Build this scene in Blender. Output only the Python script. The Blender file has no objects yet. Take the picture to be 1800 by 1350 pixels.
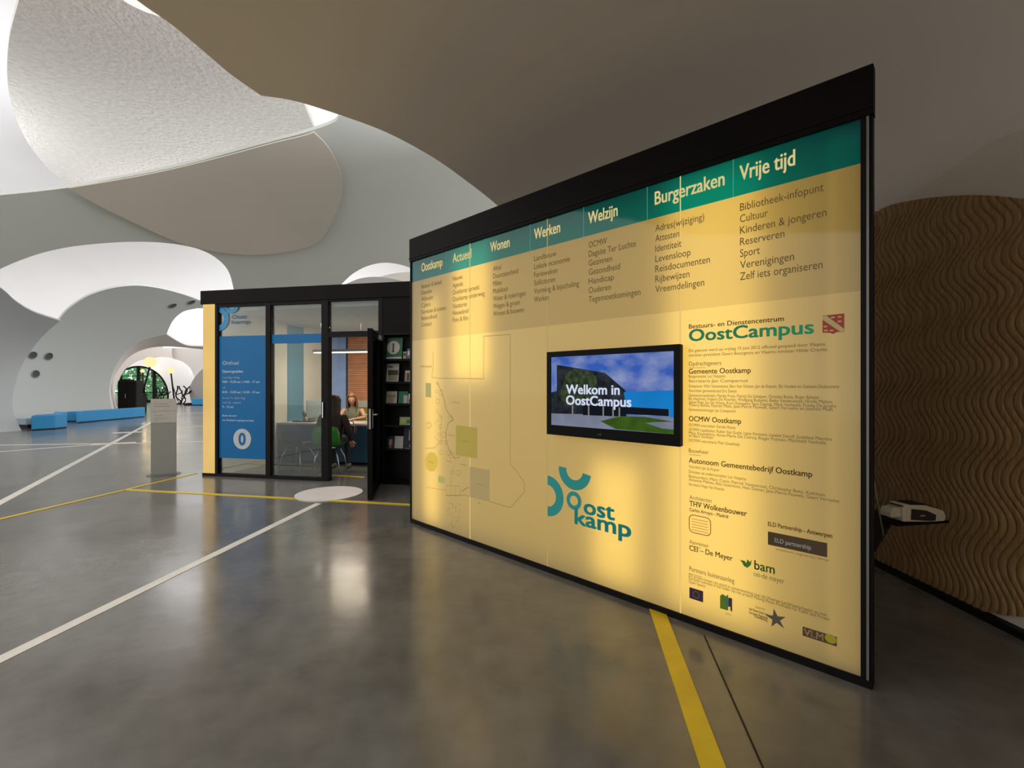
import bpy, bmesh, math, random
from mathutils import Vector, Matrix, geometry
random.seed(7)
C = bpy.context.scene.collection
SC = bpy.context.scene
PI = math.pi
F = 832.0            # focal length in pixels of the 1800 x 1350 frame
EYE = 1.5            # camera height
HOR = 675.0

# ------------------------------------------------------------------ camera
cam_d = bpy.data.cameras.new('camera')
cam_d.sensor_width = 36.0
cam_d.lens = F / 1800.0 * 36.0
cam_d.clip_start = 0.05
cam_d.clip_end = 300
cam = bpy.data.objects.new('camera', cam_d)
cam.location = (0, 0, EYE)
cam.rotation_euler = (PI / 2, 0, 0)
C.objects.link(cam)
SC.camera = cam

# ------------------------------------------------------------------ world
world = bpy.data.worlds.new('overcast_sky')
SC.world = world
world.use_nodes = True
bgn = world.node_tree.nodes['Background']
bgn.inputs[0].default_value = (1.0, 0.955, 0.91, 1)
bgn.inputs[1].default_value = 1.7

SC.view_settings.view_transform = 'Standard'
SC.view_settings.look = 'None'
SC.view_settings.gamma = 1.0
SC.view_settings.exposure = 0.0
SC.view_settings.use_curve_mapping = False
SC.cycles.use_denoising = True
SC.cycles.max_bounces = 8
SC.cycles.diffuse_bounces = 4
SC.cycles.transparent_max_bounces = 12
SC.cycles.sample_clamp_indirect = 6.0

def area(name, loc, target, sx, sy, power, col=(1, 1, 1)):
    d = bpy.data.lights.new(name, 'AREA')
    d.shape = 'RECTANGLE'; d.size = sx; d.size_y = sy
    d.energy = power; d.color = col
    o = bpy.data.objects.new(name, d)
    o.location = loc
    v = Vector(target) - Vector(loc)
    o.rotation_euler = v.to_track_quat('-Z', 'Y').to_euler()
    C.objects.link(o)
    return o

# area lights added out of sight, standing in for daylight from roof skylights
area('upper_bubble_fill', (-8.0, 15.6, 5.2), (-8.0, 13.6, 8.0), 7, 2.0, 300, (1.0, 0.97, 0.97))
area('upper_bubble_fill', (0.3, 6.6, 5.2), (-0.1, 5.6, 7.5), 3.5, 3.5, 330, (1.0, 0.97, 0.97))
area('upper_bubble_fill', (-13.5, 8.0, 4.8), (-13.9, 8.0, 7.0), 3.5, 4.5, 420, (0.97, 0.98, 1.0))
area('far_bay_fill', (-11, 20.5, 9.3), (-16, 26, 7.0), 6, 5, 330, (0.95, 0.97, 1.0))
area('hall_fill', (-11.5, 13.5, 7.4), (-13, 16, 0), 5, 4, 25, (0.90, 0.97, 1.0))
area('tunnel_fill', (-22, 35.6, 6.6), (-24, 38, 0), 6, 4, 500, (0.88, 0.94, 1.0))

# ------------------------------------------------------------------ materials
MATS = {}
def nt(m):
    return m.node_tree.nodes, m.node_tree.links
def mat(name, col, rough=0.6, metal=0.0, spec=0.5, var=0.06, scale=6.0, bump=0.0, bscale=40.0, coat=0.0):
    if name in MATS: return MATS[name]
    m = bpy.data.materials.new(name); m.use_nodes = True
    N, L = nt(m)
    b = N['Principled BSDF']
    b.inputs['Roughness'].default_value = rough
    b.inputs['Metallic'].default_value = metal
    b.inputs['Specular IOR Level'].default_value = spec
    b.inputs['Coat Weight'].default_value = coat
    tc = N.new('ShaderNodeTexCoord')
    nz = N.new('ShaderNodeTexNoise'); nz.inputs['Scale'].default_value = scale; nz.inputs['Detail'].default_value = 4
    L.new(tc.outputs['Object'], nz.inputs['Vector'])
    cr = N.new('ShaderNodeValToRGB')
    c = Vector(col)
    lo = c * (1 - var); hi = c * (1 + var)
    cr.color_ramp.elements[0].position = 0.3; cr.color_ramp.elements[0].color = (*lo, 1)
    cr.color_ramp.elements[1].position = 0.7; cr.color_ramp.elements[1].color = (min(hi[0], 1), min(hi[1], 1), min(hi[2], 1), 1)
    L.new(nz.outputs['Fac'], cr.inputs['Fac'])
    L.new(cr.outputs['Color'], b.inputs['Base Color'])
    if bump > 0:
        n2 = N.new('ShaderNodeTexNoise'); n2.inputs['Scale'].default_value = bscale; n2.inputs['Detail'].default_value = 3
        L.new(tc.outputs['Object'], n2.inputs['Vector'])
        bp = N.new('ShaderNodeBump'); bp.inputs['Strength'].default_value = 1.0; bp.inputs['Distance'].default_value = bump
        L.new(n2.outputs['Fac'], bp.inputs['Height']); L.new(bp.outputs['Normal'], b.inputs['Normal'])
    MATS[name] = m
    return m
def emit(name, col, st=1.0, var=0.0, scale=3.0):
    if name in MATS: return MATS[name]
    m = bpy.data.materials.new(name); m.use_nodes = True
    N, L = nt(m)
    N.remove(N['Principled BSDF'])
    e = N.new('ShaderNodeEmission'); e.inputs[0].default_value = (*col, 1); e.inputs[1].default_value = st
    if var:
        tc = N.new('ShaderNodeTexCoord'); nz = N.new('ShaderNodeTexNoise'); nz.inputs['Scale'].default_value = scale; nz.inputs['Detail'].default_value = 3
        L.new(tc.outputs['Object'], nz.inputs['Vector'])
        cr = N.new('ShaderNodeValToRGB'); c = Vector(col)
        cr.color_ramp.elements[0].position = 0.35; cr.color_ramp.elements[0].color = (*(c * (1 - var)), 1)
        cr.color_ramp.elements[1].position = 0.65; cr.color_ramp.elements[1].color = (*c, 1)
        L.new(nz.outputs['Fac'], cr.inputs['Fac']); L.new(cr.outputs['Color'], e.inputs[0])
    L.new(e.outputs[0], N['Material Output'].inputs[0])
    MATS[name] = m
    return m
def backlit(name, col, k=0.55):
    if name in MATS: return MATS[name]
    m = mat(name, tuple(c * 0.6 for c in col), 0.6, var=0.02)
    b = m.node_tree.nodes['Principled BSDF']
    b.inputs['Emission Color'].default_value = (*col, 1); b.inputs['Emission Strength'].default_value = k
    return m
def glass_mat(name, tint=(0.85, 0.9, 0.9), rough=0.02, facing=1.0):
    if name in MATS: return MATS[name]
    m = bpy.data.materials.new(name); m.use_nodes = True
    N, L = nt(m); N.remove(N['Principled BSDF'])
    t = N.new('ShaderNodeBsdfTransparent'); t.inputs[0].default_value = (*tint, 1)
    g = N.new('ShaderNodeBsdfGlossy'); g.inputs['Roughness'].default_value = rough
    f = N.new('ShaderNodeFresnel'); f.inputs[0].default_value = 1.42
    mul = N.new('ShaderNodeMath'); mul.operation = 'MULTIPLY'; mul.inputs[1].default_value = facing
    L.new(f.outputs[0], mul.inputs[0])
    x = N.new('ShaderNodeMixShader')
    L.new(mul.outputs[0], x.inputs[0]); L.new(t.outputs[0], x.inputs[1]); L.new(g.outputs[0], x.inputs[2])
    L.new(x.outputs[0], N['Material Output'].inputs[0])
    MATS[name] = m
    return m

def floor_material():
    m = bpy.data.materials.new('polished_concrete'); m.use_nodes = True
    N, L = nt(m); b = N['Principled BSDF']
    tc = N.new('ShaderNodeTexCoord')
    n1 = N.new('ShaderNodeTexNoise'); n1.inputs['Scale'].default_value = 0.9; n1.inputs['Detail'].default_value = 8; n1.inputs['Roughness'].default_value = 0.62
    n2 = N.new('ShaderNodeTexNoise'); n2.inputs['Scale'].default_value = 7; n2.inputs['Detail'].default_value = 6
    L.new(tc.outputs['Object'], n1.inputs['Vector']); L.new(tc.outputs['Object'], n2.inputs['Vector'])
    mx = N.new('ShaderNodeMath'); mx.operation = 'MULTIPLY_ADD'; mx.inputs[1].default_value = 0.45
    L.new(n2.outputs['Fac'], mx.inputs[0]); L.new(n1.outputs['Fac'], mx.inputs[2])
    cr = N.new('ShaderNodeValToRGB')
    e = cr.color_ramp.elements
    e[0].position = 0.50; e[0].color = (0.090, 0.084, 0.074, 1)
    e[1].position = 0.95; e[1].color = (0.172, 0.164, 0.148, 1)
    L.new(mx.outputs[0], cr.inputs['Fac']); L.new(cr.outputs['Color'], b.inputs['Base Color'])
    rr = N.new('ShaderNodeMapRange'); rr.inputs['From Min'].default_value = 0.3; rr.inputs['From Max'].default_value = 0.7
    rr.inputs['To Min'].default_value = 0.14; rr.inputs['To Max'].default_value = 0.27
    L.new(n1.outputs['Fac'], rr.inputs['Value']); L.new(rr.outputs[0], b.inputs['Roughness'])
    b.inputs['Specular IOR Level'].default_value = 0.5
    b.inputs['Coat Weight'].default_value = 0.2; b.inputs['Coat Roughness'].default_value = 0.12
    n3 = N.new('ShaderNodeTexNoise'); n3.inputs['Scale'].default_value = 2.2; n3.inputs['Detail'].default_value = 3
    L.new(tc.outputs['Object'], n3.inputs['Vector'])
    bp = N.new('ShaderNodeBump'); bp.inputs['Strength'].default_value = 0.35; bp.inputs['Distance'].default_value = 0.012
    L.new(n3.outputs['Fac'], bp.inputs['Height']); L.new(bp.outputs['Normal'], b.inputs['Normal'])
    return m

M = dict(
    floor=floor_material(),
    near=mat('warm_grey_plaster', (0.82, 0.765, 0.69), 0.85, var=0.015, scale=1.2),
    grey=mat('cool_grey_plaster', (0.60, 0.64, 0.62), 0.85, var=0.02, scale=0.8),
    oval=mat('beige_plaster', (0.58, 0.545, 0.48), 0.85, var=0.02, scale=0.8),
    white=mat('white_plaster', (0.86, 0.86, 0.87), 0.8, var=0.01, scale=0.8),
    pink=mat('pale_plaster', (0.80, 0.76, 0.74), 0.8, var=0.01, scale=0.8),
    rough=mat('sprayed_plaster', (0.78, 0.755, 0.73), 0.95, var=0.07, scale=9.0, bump=0.045, bscale=13.0),
    black=mat('black_metal', (0.005, 0.0045, 0.0045), 0.5, spec=0.12, var=0.1),
    fascia=mat('black_fascia', (0.006, 0.005, 0.005), 0.55, spec=0.08, var=0.12, scale=2),
    dark=mat('black_board', (0.009, 0.008, 0.008), 0.65, spec=0.2, var=0.15),
    chrome=mat('brushed_steel', (0.55, 0.55, 0.54), 0.28, metal=1.0, var=0.05),
    alu=mat('grey_profile', (0.20, 0.19, 0.18), 0.45, metal=0.6, var=0.05),
    yellow=mat('yellow_floor_paint', (0.62, 0.44, 0.015), 0.35, var=0.12, scale=5),
    wline=mat('white_floor_paint', (0.62, 0.60, 0.54), 0.4, var=0.08, scale=5),
    blue=mat('blue_upholstery', (0.012, 0.22, 0.48), 0.55, var=0.05),
    film=mat('blue_window_film', (0.0, 0.115, 0.31), 0.4, spec=0.25, var=0.03, scale=1.0),
    stele=mat('grey_stone_stele', (0.23, 0.24, 0.22), 0.55, var=0.03),
    steletop=mat('pale_stele_sheet', (0.40, 0.385, 0.345), 0.55, var=0.04),
    glass=glass_mat('window_glass'),
    ink=mat('brown_ink', (0.075, 0.045, 0.016), 0.6, var=0.02),
    inkl=mat('light_brown_ink', (0.19, 0.145, 0.065), 0.6, var=0.02),
    line=mat('grey_map_ink', (0.36, 0.29, 0.15), 0.6, var=0.02),
    teal=backlit('teal_print', (0.01, 0.26, 0.24), 0.35),
    wtext=mat('white_print', (0.75, 0.78, 0.80), 0.5, var=0.02),
)

# ------------------------------------------------------------------ helpers
def link(o, parent=None):
    C.objects.link(o)
    if parent is not None: o.parent = parent
    return o
def tag(o, label, cat, group=None, kind=None):
    if label: o['label'] = label
    if cat: o['category'] = cat
    if group: o['group'] = group
    if kind: o['kind'] = kind
    return o
def empty(name, loc, rz=0.0):
    o = bpy.data.objects.new(name, None)
    o.empty_display_size = 0.1
    o.location = loc; o.rotation_euler = (0, 0, rz)
    C.objects.link(o)
    o['_rz'] = rz
    return o
def thing(name, label, cat, loc=(0, 0, 0), rz=0.0, group=None):
    return tag(empty(name, loc, rz), label, cat, group)

class MB:
    def __init__(s): s.v = []; s.f = []
    def quad(s, a, b, c, d):
        n = len(s.v); s.v += [a, b, c, d]; s.f.append((n, n + 1, n + 2, n + 3)); return s
    def poly(s, pts):
        n = len(s.v); s.v += list(pts); s.f.append(tuple(range(n, n + len(pts)))); return s
    def box(s, x0, x1, y0, y1, z0, z1, m=None):
        n = len(s.v)
        P = [(x0, y0, z0), (x1, y0, z0), (x1, y1, z0), (x0, y1, z0), (x0, y0, z1), (x1, y0, z1), (x1, y1, z1), (x0, y1, z1)]
        if m is not None: P = [tuple(m @ Vector(p)) for p in P]
        s.v += P
        for f in ((0, 3, 2, 1), (4, 5, 6, 7), (0, 1, 5, 4), (1, 2, 6, 5), (2, 3, 7, 6), (3, 0, 4, 7)):
            s.f.append(tuple(n + i for i in f))
        return s
    def tube(s, pts, r, seg=10, caps=True):
        pts = [Vector(p) for p in pts]
        n0 = len(s.v)
        for i, p in enumerate(pts):
            a = pts[max(i - 1, 0)]; b = pts[min(i + 1, len(pts) - 1)]
            d = (b - a).normalized()
            up = Vector((0, 0, 1)) if abs(d.z) < 0.95 else Vector((1, 0, 0))
            x = d.cross(up).normalized(); y = d.cross(x)
            rr = r[i] if isinstance(r, (list, tuple)) else r
            for k in range(seg):
                t = 2 * PI * k / seg
                s.v.append(tuple(p + x * math.cos(t) * rr + y * math.sin(t) * rr))
        for i in range(len(pts) - 1):
            for k in range(seg):
                a = n0 + i * seg + k; b = n0 + i * seg + (k + 1) % seg
                s.f.append((a, b, b + seg, a + seg))
        if caps:
            s.f.append(tuple(n0 + k for k in range(seg))[::-1])
            s.f.append(tuple(n0 + (len(pts) - 1) * seg + k for k in range(seg)))
        return s
    def lathe(s, prof, cx=0, cy=0, seg=24, axis='z', m=None):
        n0 = len(s.v)
        for (r, z) in prof:
            for k in range(seg):
                t = 2 * PI * k / seg
                p = (cx + r * math.cos(t), cy + r * math.sin(t), z)
                if m is not None: p = tuple(m @ Vector(p))
                s.v.append(p)
        for i in range(len(prof) - 1):
            for k in range(seg):
                a = n0 + i * seg + k; b = n0 + i * seg + (k + 1) % seg
                s.f.append((a, b, b + seg, a + seg))
        return s
    def prism(s, pts2, y0, y1, plane='xz', m=None):
        """closed 2d outline extruded between y0 and y1 (plane xz) or z0/z1 (plane xy)"""
        n = len(s.v); k = len(pts2)
        for yy in (y0, y1):
            for (a, b) in pts2:
                p = (a, yy, b) if plane == 'xz' else (a, b, yy)
                if m is not None: p = tuple(m @ Vector(p))
                s.v.append(p)
        s.f.append(tuple(n + i for i in range(k))); s.f.append(tuple(n + k + i for i in range(k))[::-1])
        for i in range(k):
            j = (i + 1) % k
            s.f.append((n + i, n + k + i, n + k + j, n + j))
        return s
    def build(s, name, m, parent=None, bevel=0.0, smooth=False, fix=True):
        me = bpy.data.meshes.new(name)
        me.from_pydata([tuple(p) for p in s.v], [], s.f)
        me.materials.append(m if not isinstance(m, str) else M[m])
        if fix:
            bm = bmesh.new(); bm.from_mesh(me)
            bmesh.ops.recalc_face_normals(bm, faces=bm.faces); bm.to_mesh(me); bm.free()
        if smooth:
            for p in me.polygons: p.use_smooth = True
        o = bpy.data.objects.new(name, me)
        link(o, parent)
        if bevel > 0:
            b = o.modifiers.new('bevel', 'BEVEL'); b.width = bevel; b.segments = 2; b.limit_method = 'ANGLE'
        return o

def ray(px, py):
    return Vector(((px - 900) / F, 1.0, (HOR - py) / F))
def at(px, py, Y):
    r = ray(px, py) * Y
    return Vector((r.x, r.y, r.z + EYE))
def ground(px, py):
    return at(px, py, EYE * F / (py - HOR))

class Frame:
    """a vertical reference plane standing in the hall: local x along it, y into it, z up"""
    def __init__(s, loc, rz):
        s.loc = Vector(loc); s.rz = rz
        s.m = Matrix.Translation(s.loc) @ Matrix.Rotation(rz, 4, 'Z'); s.i = s.m.inverted()
    def on(s, px, py, off=0.0):
        o = s.i @ Vector((0, 0, EYE)); d = s.i.to_3x3() @ ray(px, py)
        t = (off - o.y) / d.y
        p = o + d * t
        return p.x, p.z
    def loc_of(s, p): return s.i @ Vector(p)

def catmull(pts, n=6, closed=False):
    out = []
    k = len(pts)
    P = [Vector(p) for p in pts]
    rng = range(k if closed else k - 1)
    for i in rng:
        if closed: a, b, c, d = P[(i - 1) % k], P[i], P[(i + 1) % k], P[(i + 2) % k]
        else: a, b, c, d = P[max(i - 1, 0)], P[i], P[i + 1], P[min(i + 2, k - 1)]
        for j in range(n):
            t = j / n
            out.append(0.5 * ((2 * b) + (c - a) * t + (2 * a - 5 * b + 4 * c - d) * t * t + (3 * b - a - 3 * c + d) * t ** 3))
    if not closed: out.append(P[-1])
    return [tuple(p) for p in out]

def cdt(loops, pts):
    """triangulate the inside of outline loops (first outer, others holes) with the given interior points"""
    v = []; e = []
    for lp in loops:
        n = len(v); v += [Vector(p[:2]) for p in lp]
        e += [(n + i, n + (i + 1) % len(lp)) for i in range(len(lp))]
    v += [Vector(p) for p in pts]
    r = geometry.delaunay_2d_cdt(v, e, [], 2, 1e-5)
    return r[0], r[2]

def thick_mesh(name, v, f, t, m):
    """sheet with front, back and rim that share no vertices, so each is shaded cleanly; back lies away from the eye"""
    V = [Vector(p) for p in v]; nrm = [Vector() for _ in V]; ec = {}
    F2 = []
    for q in f:
        n = (V[q[1]] - V[q[0]]).cross(V[q[2]] - V[q[0]])
        if n.dot(V[q[0]] - Vector((0, 0, EYE))) > 0: q = tuple(reversed(q)); n = -n     # front faces look at the eye
        F2.append(q)
        for i in q: nrm[i] += n
    for q in F2:
        for i in range(len(q)):
            a, b = q[i], q[(i + 1) % len(q)]
            k = (min(a, b), max(a, b)); ec.setdefault(k, []).append((a, b))
    n = len(V)
    B = [p - (nn.normalized() if nn.length > 0 else Vector((0, -1, 0))) * t for p, nn in zip(V, nrm)]
    vv = V + B; ff = list(F2) + [tuple(n + i for i in reversed(q)) for q in F2]; sm = [True] * len(ff)
    for k, es in ec.items():
        if len(es) == 1:
            a, b = es[0]; j = len(vv); vv += [V[b], V[a], B[a], B[b]]; ff.append((j, j + 1, j + 2, j + 3)); sm.append(False)
    me = bpy.data.meshes.new(name); me.from_pydata([tuple(p) for p in vv], [], ff); me.materials.append(m)
    me.polygons.foreach_set('use_smooth', sm)
    return me

# ---- text
def text_pts(s, bold=0.0, space=1.0):
    cu = bpy.data.curves.new('t', 'FONT'); cu.body = s; cu.size = 1.0
    cu.offset = bold; cu.space_character = space; cu.resolution_u = 3
    o = bpy.data.objects.new('t', cu); C.objects.link(o)
    dg = bpy.context.evaluated_depsgraph_get(); dg.update()
    me = o.evaluated_get(dg).to_mesh()
    v = [(p.co.x, p.co.y) for p in me.vertices]; f = [tuple(p.vertices) for p in me.polygons]
    o.evaluated_get(dg).to_mesh_clear()
    bpy.data.objects.remove(o); bpy.data.curves.remove(cu)
    return v, f
def add_text(mb, s, x0, x1, z, size, y, bold=0.0):
    """letters standing in a local xz plane; x1 fixes the width of the line"""
    if bold:
        d = bold * size * 0.55
        for dx, dz in ((-1, -0.6), (-1, 0.6), (1, -0.6), (1, 0.6)):
            add_text(mb, s, x0 + d + dx * d, x1 - d + dx * d if x1 is not None else None, z + dz * d, size, y)
        return
    v, f = text_pts(s, bold)
    if not v: return
    mn = min(p[0] for p in v); mx = max(p[0] for p in v)
    k = (x1 - x0) / (mx - mn) if x1 is not None else size
    n = len(mb.v)
    mb.v += [(x0 + (p[0] - mn) * k, y, z + p[1] * size) for p in v]
    mb.f += [tuple(n + i for i in q) for q in f]

# ================================================================== SETTING
# ---- floor
fl = MB().quad((-60, -12, 0), (6, -12, 0), (6, 60, 0), (-60, 60, 0)).build('floor', M['floor'])
tag(fl, None, None, kind='structure')

NLINE = [0]
def ground_strip(name, p0, p1, w, m, label=None, h=0.002):
    NLINE[0] += 1; h += 0.0004 * NLINE[0]      # later coats lie on earlier ones
    a = Vector(p0[:2]); b = Vector(p1[:2]); d = (b - a).normalized(); n = Vector((-d.y, d.x)) * w / 2
    q = [a - n, b - n, b + n, a + n]
    o = MB().prism([(p.x, p.y) for p in q], 0.0, h, 'xy').build(name, m, fl)
    if label: o['label'] = label
    return o
gl = ground
ground_strip('painted_line', gl(-900, 1363), gl(272, 739), 0.10, M['wline'], 'long white diagonal line painted past the grey pillar')
ground_strip('painted_line', gl(-900, 1601), gl(560, 885), 0.085, M['wline'], 'white line painted up to the round white floor spot')
ground_strip('painted_line', gl(-200, 785.5), gl(235, 779), 0.10, M['wline'])
ground_strip('painted_line', gl(-200, 809), gl(200, 779), 0.10, M['wline'])
ground_strip('painted_line', gl(200, 780), gl(360, 776), 0.10, M['wline'])
ground_strip('painted_line', gl(200, 762), gl(272, 758), 0.09, M['wline'])
ground_strip('painted_line', gl(305, 753), gl(360, 749), 0.09, M['wline'])
ground_strip('painted_line', gl(305, 727.5), gl(360, 725.5), 0.10, M['wline'])
ground_strip('painted_line', gl(-700, 1077), gl(345, 832), 0.055, M['yellow'], 'thin yellow line painted towards the glass office')
ground_strip('painted_line', gl(222, 861), gl(900, 897), 0.06, M['yellow'], 'yellow line painted along the front of the glass office', 0.003)
ground_strip('painted_line', gl(1140, 1030), gl(1285, 1440), 0.098, M['yellow'], 'broad yellow line running out from under the lit wall')
ground_strip('painted_line', gl(560, 834), gl(640, 839), 0.05, M['yellow'], 'yellow line on the floor inside the glass office')
ground_strip('floor_joint', gl(1238, 1118), gl(1372, 1420), 0.0045, M['dark'], 'thin dark joint cut in the concrete', 0.0012)
# end plates of the crossing markings (short thick bars)
ground_strip('painted_line', gl(160, 782), gl(238, 778), 0.26, M['wline'])
ground_strip('painted_line', gl(198, 761), gl(255, 759), 0.22, M['wline'])
NLINE[0] += 1
c = gl(579, 868)
pts = [(c.x + 0.435 * math.cos(t), c.y + 0.435 * math.sin(t)) for t in [2 * PI * i / 48 for i in range(48)]]
o = MB().prism(pts, 0, 0.011, 'xy').build('painted_spot', mat('pinkish_white_paint', (0.66, 0.62, 0.60), 0.4, var=0.04), fl)
o['label'] = 'round white spot painted on the floor before the office door'

# ---- near dome: an ellipsoid over the camera and the lit wall
AC = (0.0, 3.0); AR = (4.3, 6.0, 4.3)
def dome_z(x, y):
    q = 1 - ((x - AC[0]) / AR[0]) ** 2 - ((y - AC[1]) / AR[1]) ** 2
    return AR[2] * math.sqrt(max(q, 0.0))
def hit_dome(px, py):
    r = ray(px, py); lo, hi = 0.2, 20
    def g(t): return ((r.x * t - AC[0]) / AR[0]) ** 2 + ((t - AC[1]) / AR[1]) ** 2 + ((EYE + r.z * t) / AR[2]) ** 2 - 1
    for _ in range(50):
        md = (lo + hi) / 2
        if g(md) > 0: hi = md
        else: lo = md
    return (r.x * lo, lo)
edge1 = catmull([(-330, -420), (-60, -210), (120, -92), (240, 0), (300, 42), (352, 85), (405, 130), (459, 168)], 6)
edge2 = catmull([(459, 168), (520, 178), (600, 203), (680, 233), (760, 276), (820, 318), (873, 360), (925, 408), (975, 470)], 6)
bd = [hit_dome(*p) for p in edge1] + [hit_dome(*p) for p in edge2[1:]]
tail = [(0.9, 7.4), (2.2, 6.9), (3.02, 6.3), (3.04, 5), (3.04, 3), (3.04, 1.6), (3.04, -1.2), (1.8, -2.2), (0.8, -1.0), (0, -0.4), (-1.5, -0.2)]
loop = bd + tail
xs = [p[0] for p in loop]; ys = [p[1] for p in loop]
g = []
x = min(xs)
while x < max(xs):
    y = min(ys)
    while y < max(ys):
        g.append((x, y)); y += 0.2
    x += 0.2
v2, f2 = cdt([loop], g)
me = thick_mesh('ceiling', [(p[0], p[1], dome_z(*p)) for p in v2], [tuple(f) for f in f2], 0.05, M['near'])
dome = link(bpy.data.objects.new('ceiling', me)); tag(dome, None, None, kind='structure')

# right wall behind the carved board
MB().box(3.04, 3.2, -4.0, 6.3, 0, 3.12).build('wall_right', mat('shaded_wall_beige', (0.60, 0.54, 0.46), 0.85, var=0.02))['kind'] = 'structure'  # beige darkened to stand in for the shadow on this wall
MB().box(-6.0, 3.2, -4.15, -4.0, 0, 4.2).build('rear_wall_blocker', M['near'])['kind'] = 'structure'  # unseen wall added behind the camera to hold back sky light
MB().box(2.985, 3.04, -0.5, 6.3, 0, 0.045).build('baseboard_right', M['black'])['kind'] = 'structure'

# ---- further shells: curved surfaces whose inverse distance varies smoothly (each a piece of a wide dome)
def solve(A, b):
    n = len(b); Mx = [r[:] + [b[i]] for i, r in enumerate(A)]
    for i in range(n):
        p = max(range(i, n), key=lambda r: abs(Mx[r][i])); Mx[i], Mx[p] = Mx[p], Mx[i]
        for r in range(n):
            if r != i and Mx[i][i]:
                k = Mx[r][i] / Mx[i][i]
                Mx[r] = [a - k * c for a, c in zip(Mx[r], Mx[i])]
    return [Mx[i][n] / Mx[i][i] for i in range(n)]
def fit(ctrl):
    def B(px, py):
        x, y = (px - 300) / 400, (py - 450) / 200
        return [1, x, y, x * x, x * y, y * y] if len(ctrl) >= 6 else [1, x, y]
    rows = [B(c[0], c[1]) for c in ctrl]; w = [1 / c[2] for c in ctrl]; n = len(rows[0])
    A = [[sum(r[i] * r[j] for r in rows) + (1e-7 if i == j else 0) for j in range(n)] for i in range(n)]
    bb = [sum(r[i] * q for r, q in zip(rows, w)) for i in range(n)]
    co = solve(A, bb)
    return lambda px, py: 1 / sum(a * k for a, k in zip(co, B(px, py)))
def shell(name, segs, depth, m, step=25, thick=0.08, holes=(), scale=1.0):
    """segs: list of outline runs (each smoothed on its own, corners between runs)"""
    loop = []
    for s in segs:
        q = catmull(s, 5) if len(s) > 2 else list(s)
        if loop and (Vector(loop[-1]) - Vector(q[0])).length < 0.01: q = q[1:]
        loop += q
    if (Vector(loop[0]) - Vector(loop[-1])).length < 0.01: loop.pop()
    hl = [catmull(h, 4, True) for h in holes]
    x0 = min(p[0] for p in loop); x1 = max(p[0] for p in loop); y0 = min(p[1] for p in loop); y1 = max(p[1] for p in loop)
    g = []
    x = x0
    while x < x1:
        y = y0
        while y < y1: g.append((x, y)); y += step
        x += step
    v, f = cdt([loop] + hl, g)
    me = thick_mesh(name, [at(p[0], p[1], depth(p[0], p[1]) * scale) for p in v], [tuple(q) for q in f], thick, m)
    o = link(bpy.data.objects.new(name, me))
    tag(o, None, None, kind='structure')
    return o
def zplane(z): return lambda px, py: (z - EYE) * F / max(HOR - py, 60)

# B : wide arch shell across the hall
dB = fit([(-200, 360, 8.0), (0, 343, 8.2), (0, 470, 9.3), (300, 380, 9.8), (597, 203, 8.7), (600, 420, 12.0), (410, 508, 12.3), (720, 460, 13.0), (870, 360, 11.5), (130, 430, 9.9)])
topB = [(-300, 352), (-120, 350), (0, 343), (120, 330), (200, 315), (270, 302), (340, 286), (410, 267), (480, 248), (530, 235), (570, 222), (590, 213), (597, 203)]
rightB = [(597, 203), (680, 215), (800, 260), (930, 360), (980, 480), (980, 545)]
hole1 = [(600, 560), (600, 505), (606, 494), (622, 480), (645, 468), (672, 462), (698, 464), (725, 472), (760, 500), (770, 560)]
lowB = [(412, 520), (410, 505), (403, 480), (390, 462), (366, 445), (335, 434), (290, 427), (240, 425), (190, 427), (130, 433), (80, 443), (40, 456), (0, 473), (-60, 505), (-160, 570), (-300, 690)]
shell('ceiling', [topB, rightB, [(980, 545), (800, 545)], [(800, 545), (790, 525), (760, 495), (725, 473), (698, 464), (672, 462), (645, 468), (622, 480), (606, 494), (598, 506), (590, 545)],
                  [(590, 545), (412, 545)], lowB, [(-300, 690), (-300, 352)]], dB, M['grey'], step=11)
# warm oval patch that carries on the outline of the rough disc
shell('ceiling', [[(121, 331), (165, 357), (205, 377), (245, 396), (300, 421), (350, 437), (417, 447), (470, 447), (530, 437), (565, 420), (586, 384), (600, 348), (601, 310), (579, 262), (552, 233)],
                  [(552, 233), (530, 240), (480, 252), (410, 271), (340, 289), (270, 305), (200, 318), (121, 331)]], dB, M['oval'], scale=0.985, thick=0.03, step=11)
# C : rough sprayed disc high up;  W : smooth white bubble around it
dC = zplane(7.0)
shell('ceiling', [[(150, -140), (60, -60), (25, 30), (13, 100), (16, 165), (35, 225), (70, 280), (121, 331), (160, 362)], [(160, 362), (300, 400), (560, 330), (565, 280)],
                  [(565, 280), (556, 240), (546, 210), (534, 180), (520, 140)], [(520, 140), (400, 60), (258, 22), (180, -25), (100, -80), (150, -140)]], dC, M['rough'], step=18, thick=0.12)
dW = fit([(-300, 0, 8.5), (0, 0, 9.0), (0, 340, 14.5), (300, 0, 9.5), (300, 330, 17), (700, 150, 12.5), (900, 380, 20), (-300, 380, 13)])
shell('ceiling', [[(-350, -300), (500, -300)], [(500, -300), (900, 100)], [(900, 100), (950, 400)], [(950, 400), (-350, 420)], [(-350, 420), (-350, -300)]], dW, M['white'], step=40, thick=0.1)

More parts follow.
